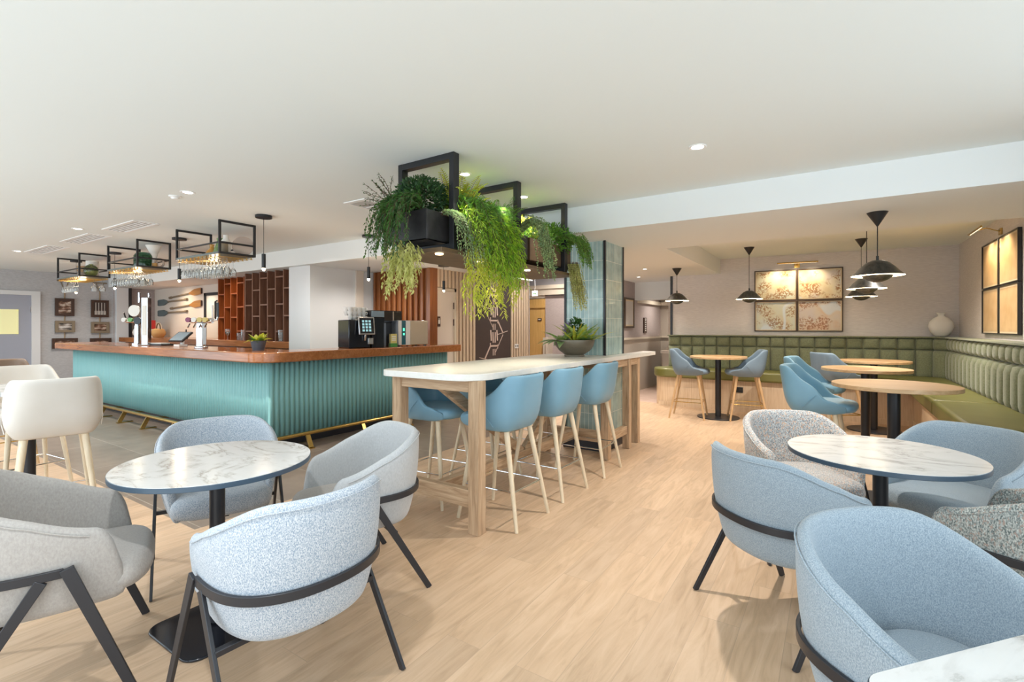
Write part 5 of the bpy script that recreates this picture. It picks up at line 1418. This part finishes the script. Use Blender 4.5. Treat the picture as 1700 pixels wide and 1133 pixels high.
paddle('honey-coloured wooden paddle with a dark ring, lower of the two honey ones', px_at(334.5,5.43), px_at(284,5.43), 1.92, 'paddle_wood', -.09)
paddle('dark slate paddle, lowest of the four on the wall', px_at(263,5.43), px_at(311,5.43), 1.72, 'slate_paddle', .03)
spot('wall_washer', (-12.7, 4.8, 2.28), 34, WARM, 120, .9, .05, (-12.6, 5.45, 1.4))
spot('rack_light', (-9.5, 4.66, 2.28), 6, WARM, 130, .9, .04, (-9.5, 5.2, 1.5))
GFP = 'rope-hung pictures on the grey wall'
def lwpic(label, y0, y1, z0, z1, fm, pm):
    picture('framed_photo', label, GFP, y1-y0, z1-z0, (LX+.02, y0, z0), PI/2, fm, pm, .055, 0, .04)
lwpic('dark-framed landscape photo, top of the left rope on the grey wall', 3.53, 3.86, 1.63, 2.02, 'sign_dark', 'photo_dark')
lwpic('weathered-framed pale photo, middle of the left rope on the grey wall', 3.53, 3.87, 1.26, 1.52, 'weathered_wood', 'photo_sky')
lwpic('dark-framed photo half hidden by the bar end, bottom of the left rope', 3.48, 3.92, .90, 1.13, 'sign_dark', 'photo_dark')
picture('framed_photo', 'dark-framed picture of standing oars, top of the right rope on the grey wall', GFP, .33, .40, (LX+.02, 4.16, 1.61), PI/2, 'sign_dark', 'art_brown', .05, 0, .04)
oa = thing('oar_picture_motif', 'pale oars pictured inside the right-hand dark frame on the grey wall', 'picture', (LX+.05, 4.16, 1.61))
m = MB()
for k in range(4):
    y = .085+.055*k; m.box(0,y-.006,.08,.004,y+.006,.34).box(0,y-.022,.06,.004,y+.022,.15)
m.build('oars', 'photo_pale', oa)
lwpic('weathered-framed brown photo, middle of the right rope on the grey wall', 4.16, 4.50, 1.24, 1.50, 'weathered_wood', 'photo_dark')
lwpic('dark-framed photo showing only its top above the bar, bottom of the right rope', 4.14, 4.54, .86, 1.12, 'sign_dark', 'photo_dark')
for y, lb in ((3.70,'left hanging rope with forked wooden top on the grey wall'),(4.33,'right hanging rope on the grey wall')):
    t = thing('hanging_rope', lb, 'rope', (LX+.012, y, 0))
    MB().tube([(0,0,1.0),(0,0,2.25)], .012, 8).build('rope', 'rope', t, smooth=True)
    MB().tube([(0,0,2.20),(0,-.07,2.40)], .010, 8).tube([(0,0,2.20),(0,.07,2.40)], .010, 8).build('fork', 'weathered_wood', t, smooth=True)
    MB().box(-.01,-.13,2.40,.03,.13,2.43).build('hanging_bar', 'weathered_wood', t)
AX = SX-.035
ar = thing('rowing_panel', 'tall dark brown wall panel with pale rowers and oars seen from above', 'wall art', (AX, 7.0, 0))
MB().box(0,0,0,.015,1.17,2.31).build('panel', 'art_brown', ar)
m = MB()
def L3(y0,z0,y1,z1,w_=.03): m.bar((.019,y0,z0),(.019,y1,z1),.008,w_,up=(1,0,0)) if False else m.bar((.019,y0,z0),(.019,y1,z1),w_,.008,up=(1,0,0))
for zb in (1.02, 1.50, 1.98):
    sg = 1 if round((zb-1.02)/.48) % 2 else -1; cy = .60
    L3(cy-.12,zb,cy+.12,zb,.03); L3(cy-.12,zb,cy-.12,zb+.06,.025); L3(cy+.12,zb-.05,cy+.12,zb+.02,.025)
    L3(cy+sg*.12,zb,cy+sg*.30,zb-.24,.028); L3(cy+sg*.46,zb-.20,cy+sg*.10,zb-.27,.012); L3(cy+sg*.30,zb-.27,cy+sg*.05,zb-.60,.010)
    L3(cy-.11,zb+.30,cy-.09,zb+.10,.035); L3(cy+.09,zb+.30,cy+.11,zb+.10,.035); L3(cy-.03,zb+.06,cy-.04,zb+.26,.03); L3(cy+.03,zb+.06,cy+.04,zb+.26,.03)
    L3(cy-.03,zb-.06,cy-.03,zb-.18,.02); L3(cy+.03,zb-.06,cy+.03,zb-.18,.02)
m.build('rower_drawing', 'art_pink', ar)
sk = thing('wall_socket', 'white double wall socket on the pale slatted wall by the long table', 'socket', (SX+.002, 8.35, .95), PI/2)
MB().box(-.07,-.012,0,.07,0,.085).build('plate', 'cup_white', sk, bevel=.002)
MB().box(-.05,-.014,.03,-.02,-.012,.06).box(.02,-.014,.03,.05,-.012,.06).build('sockets', 'black_plastic', sk)
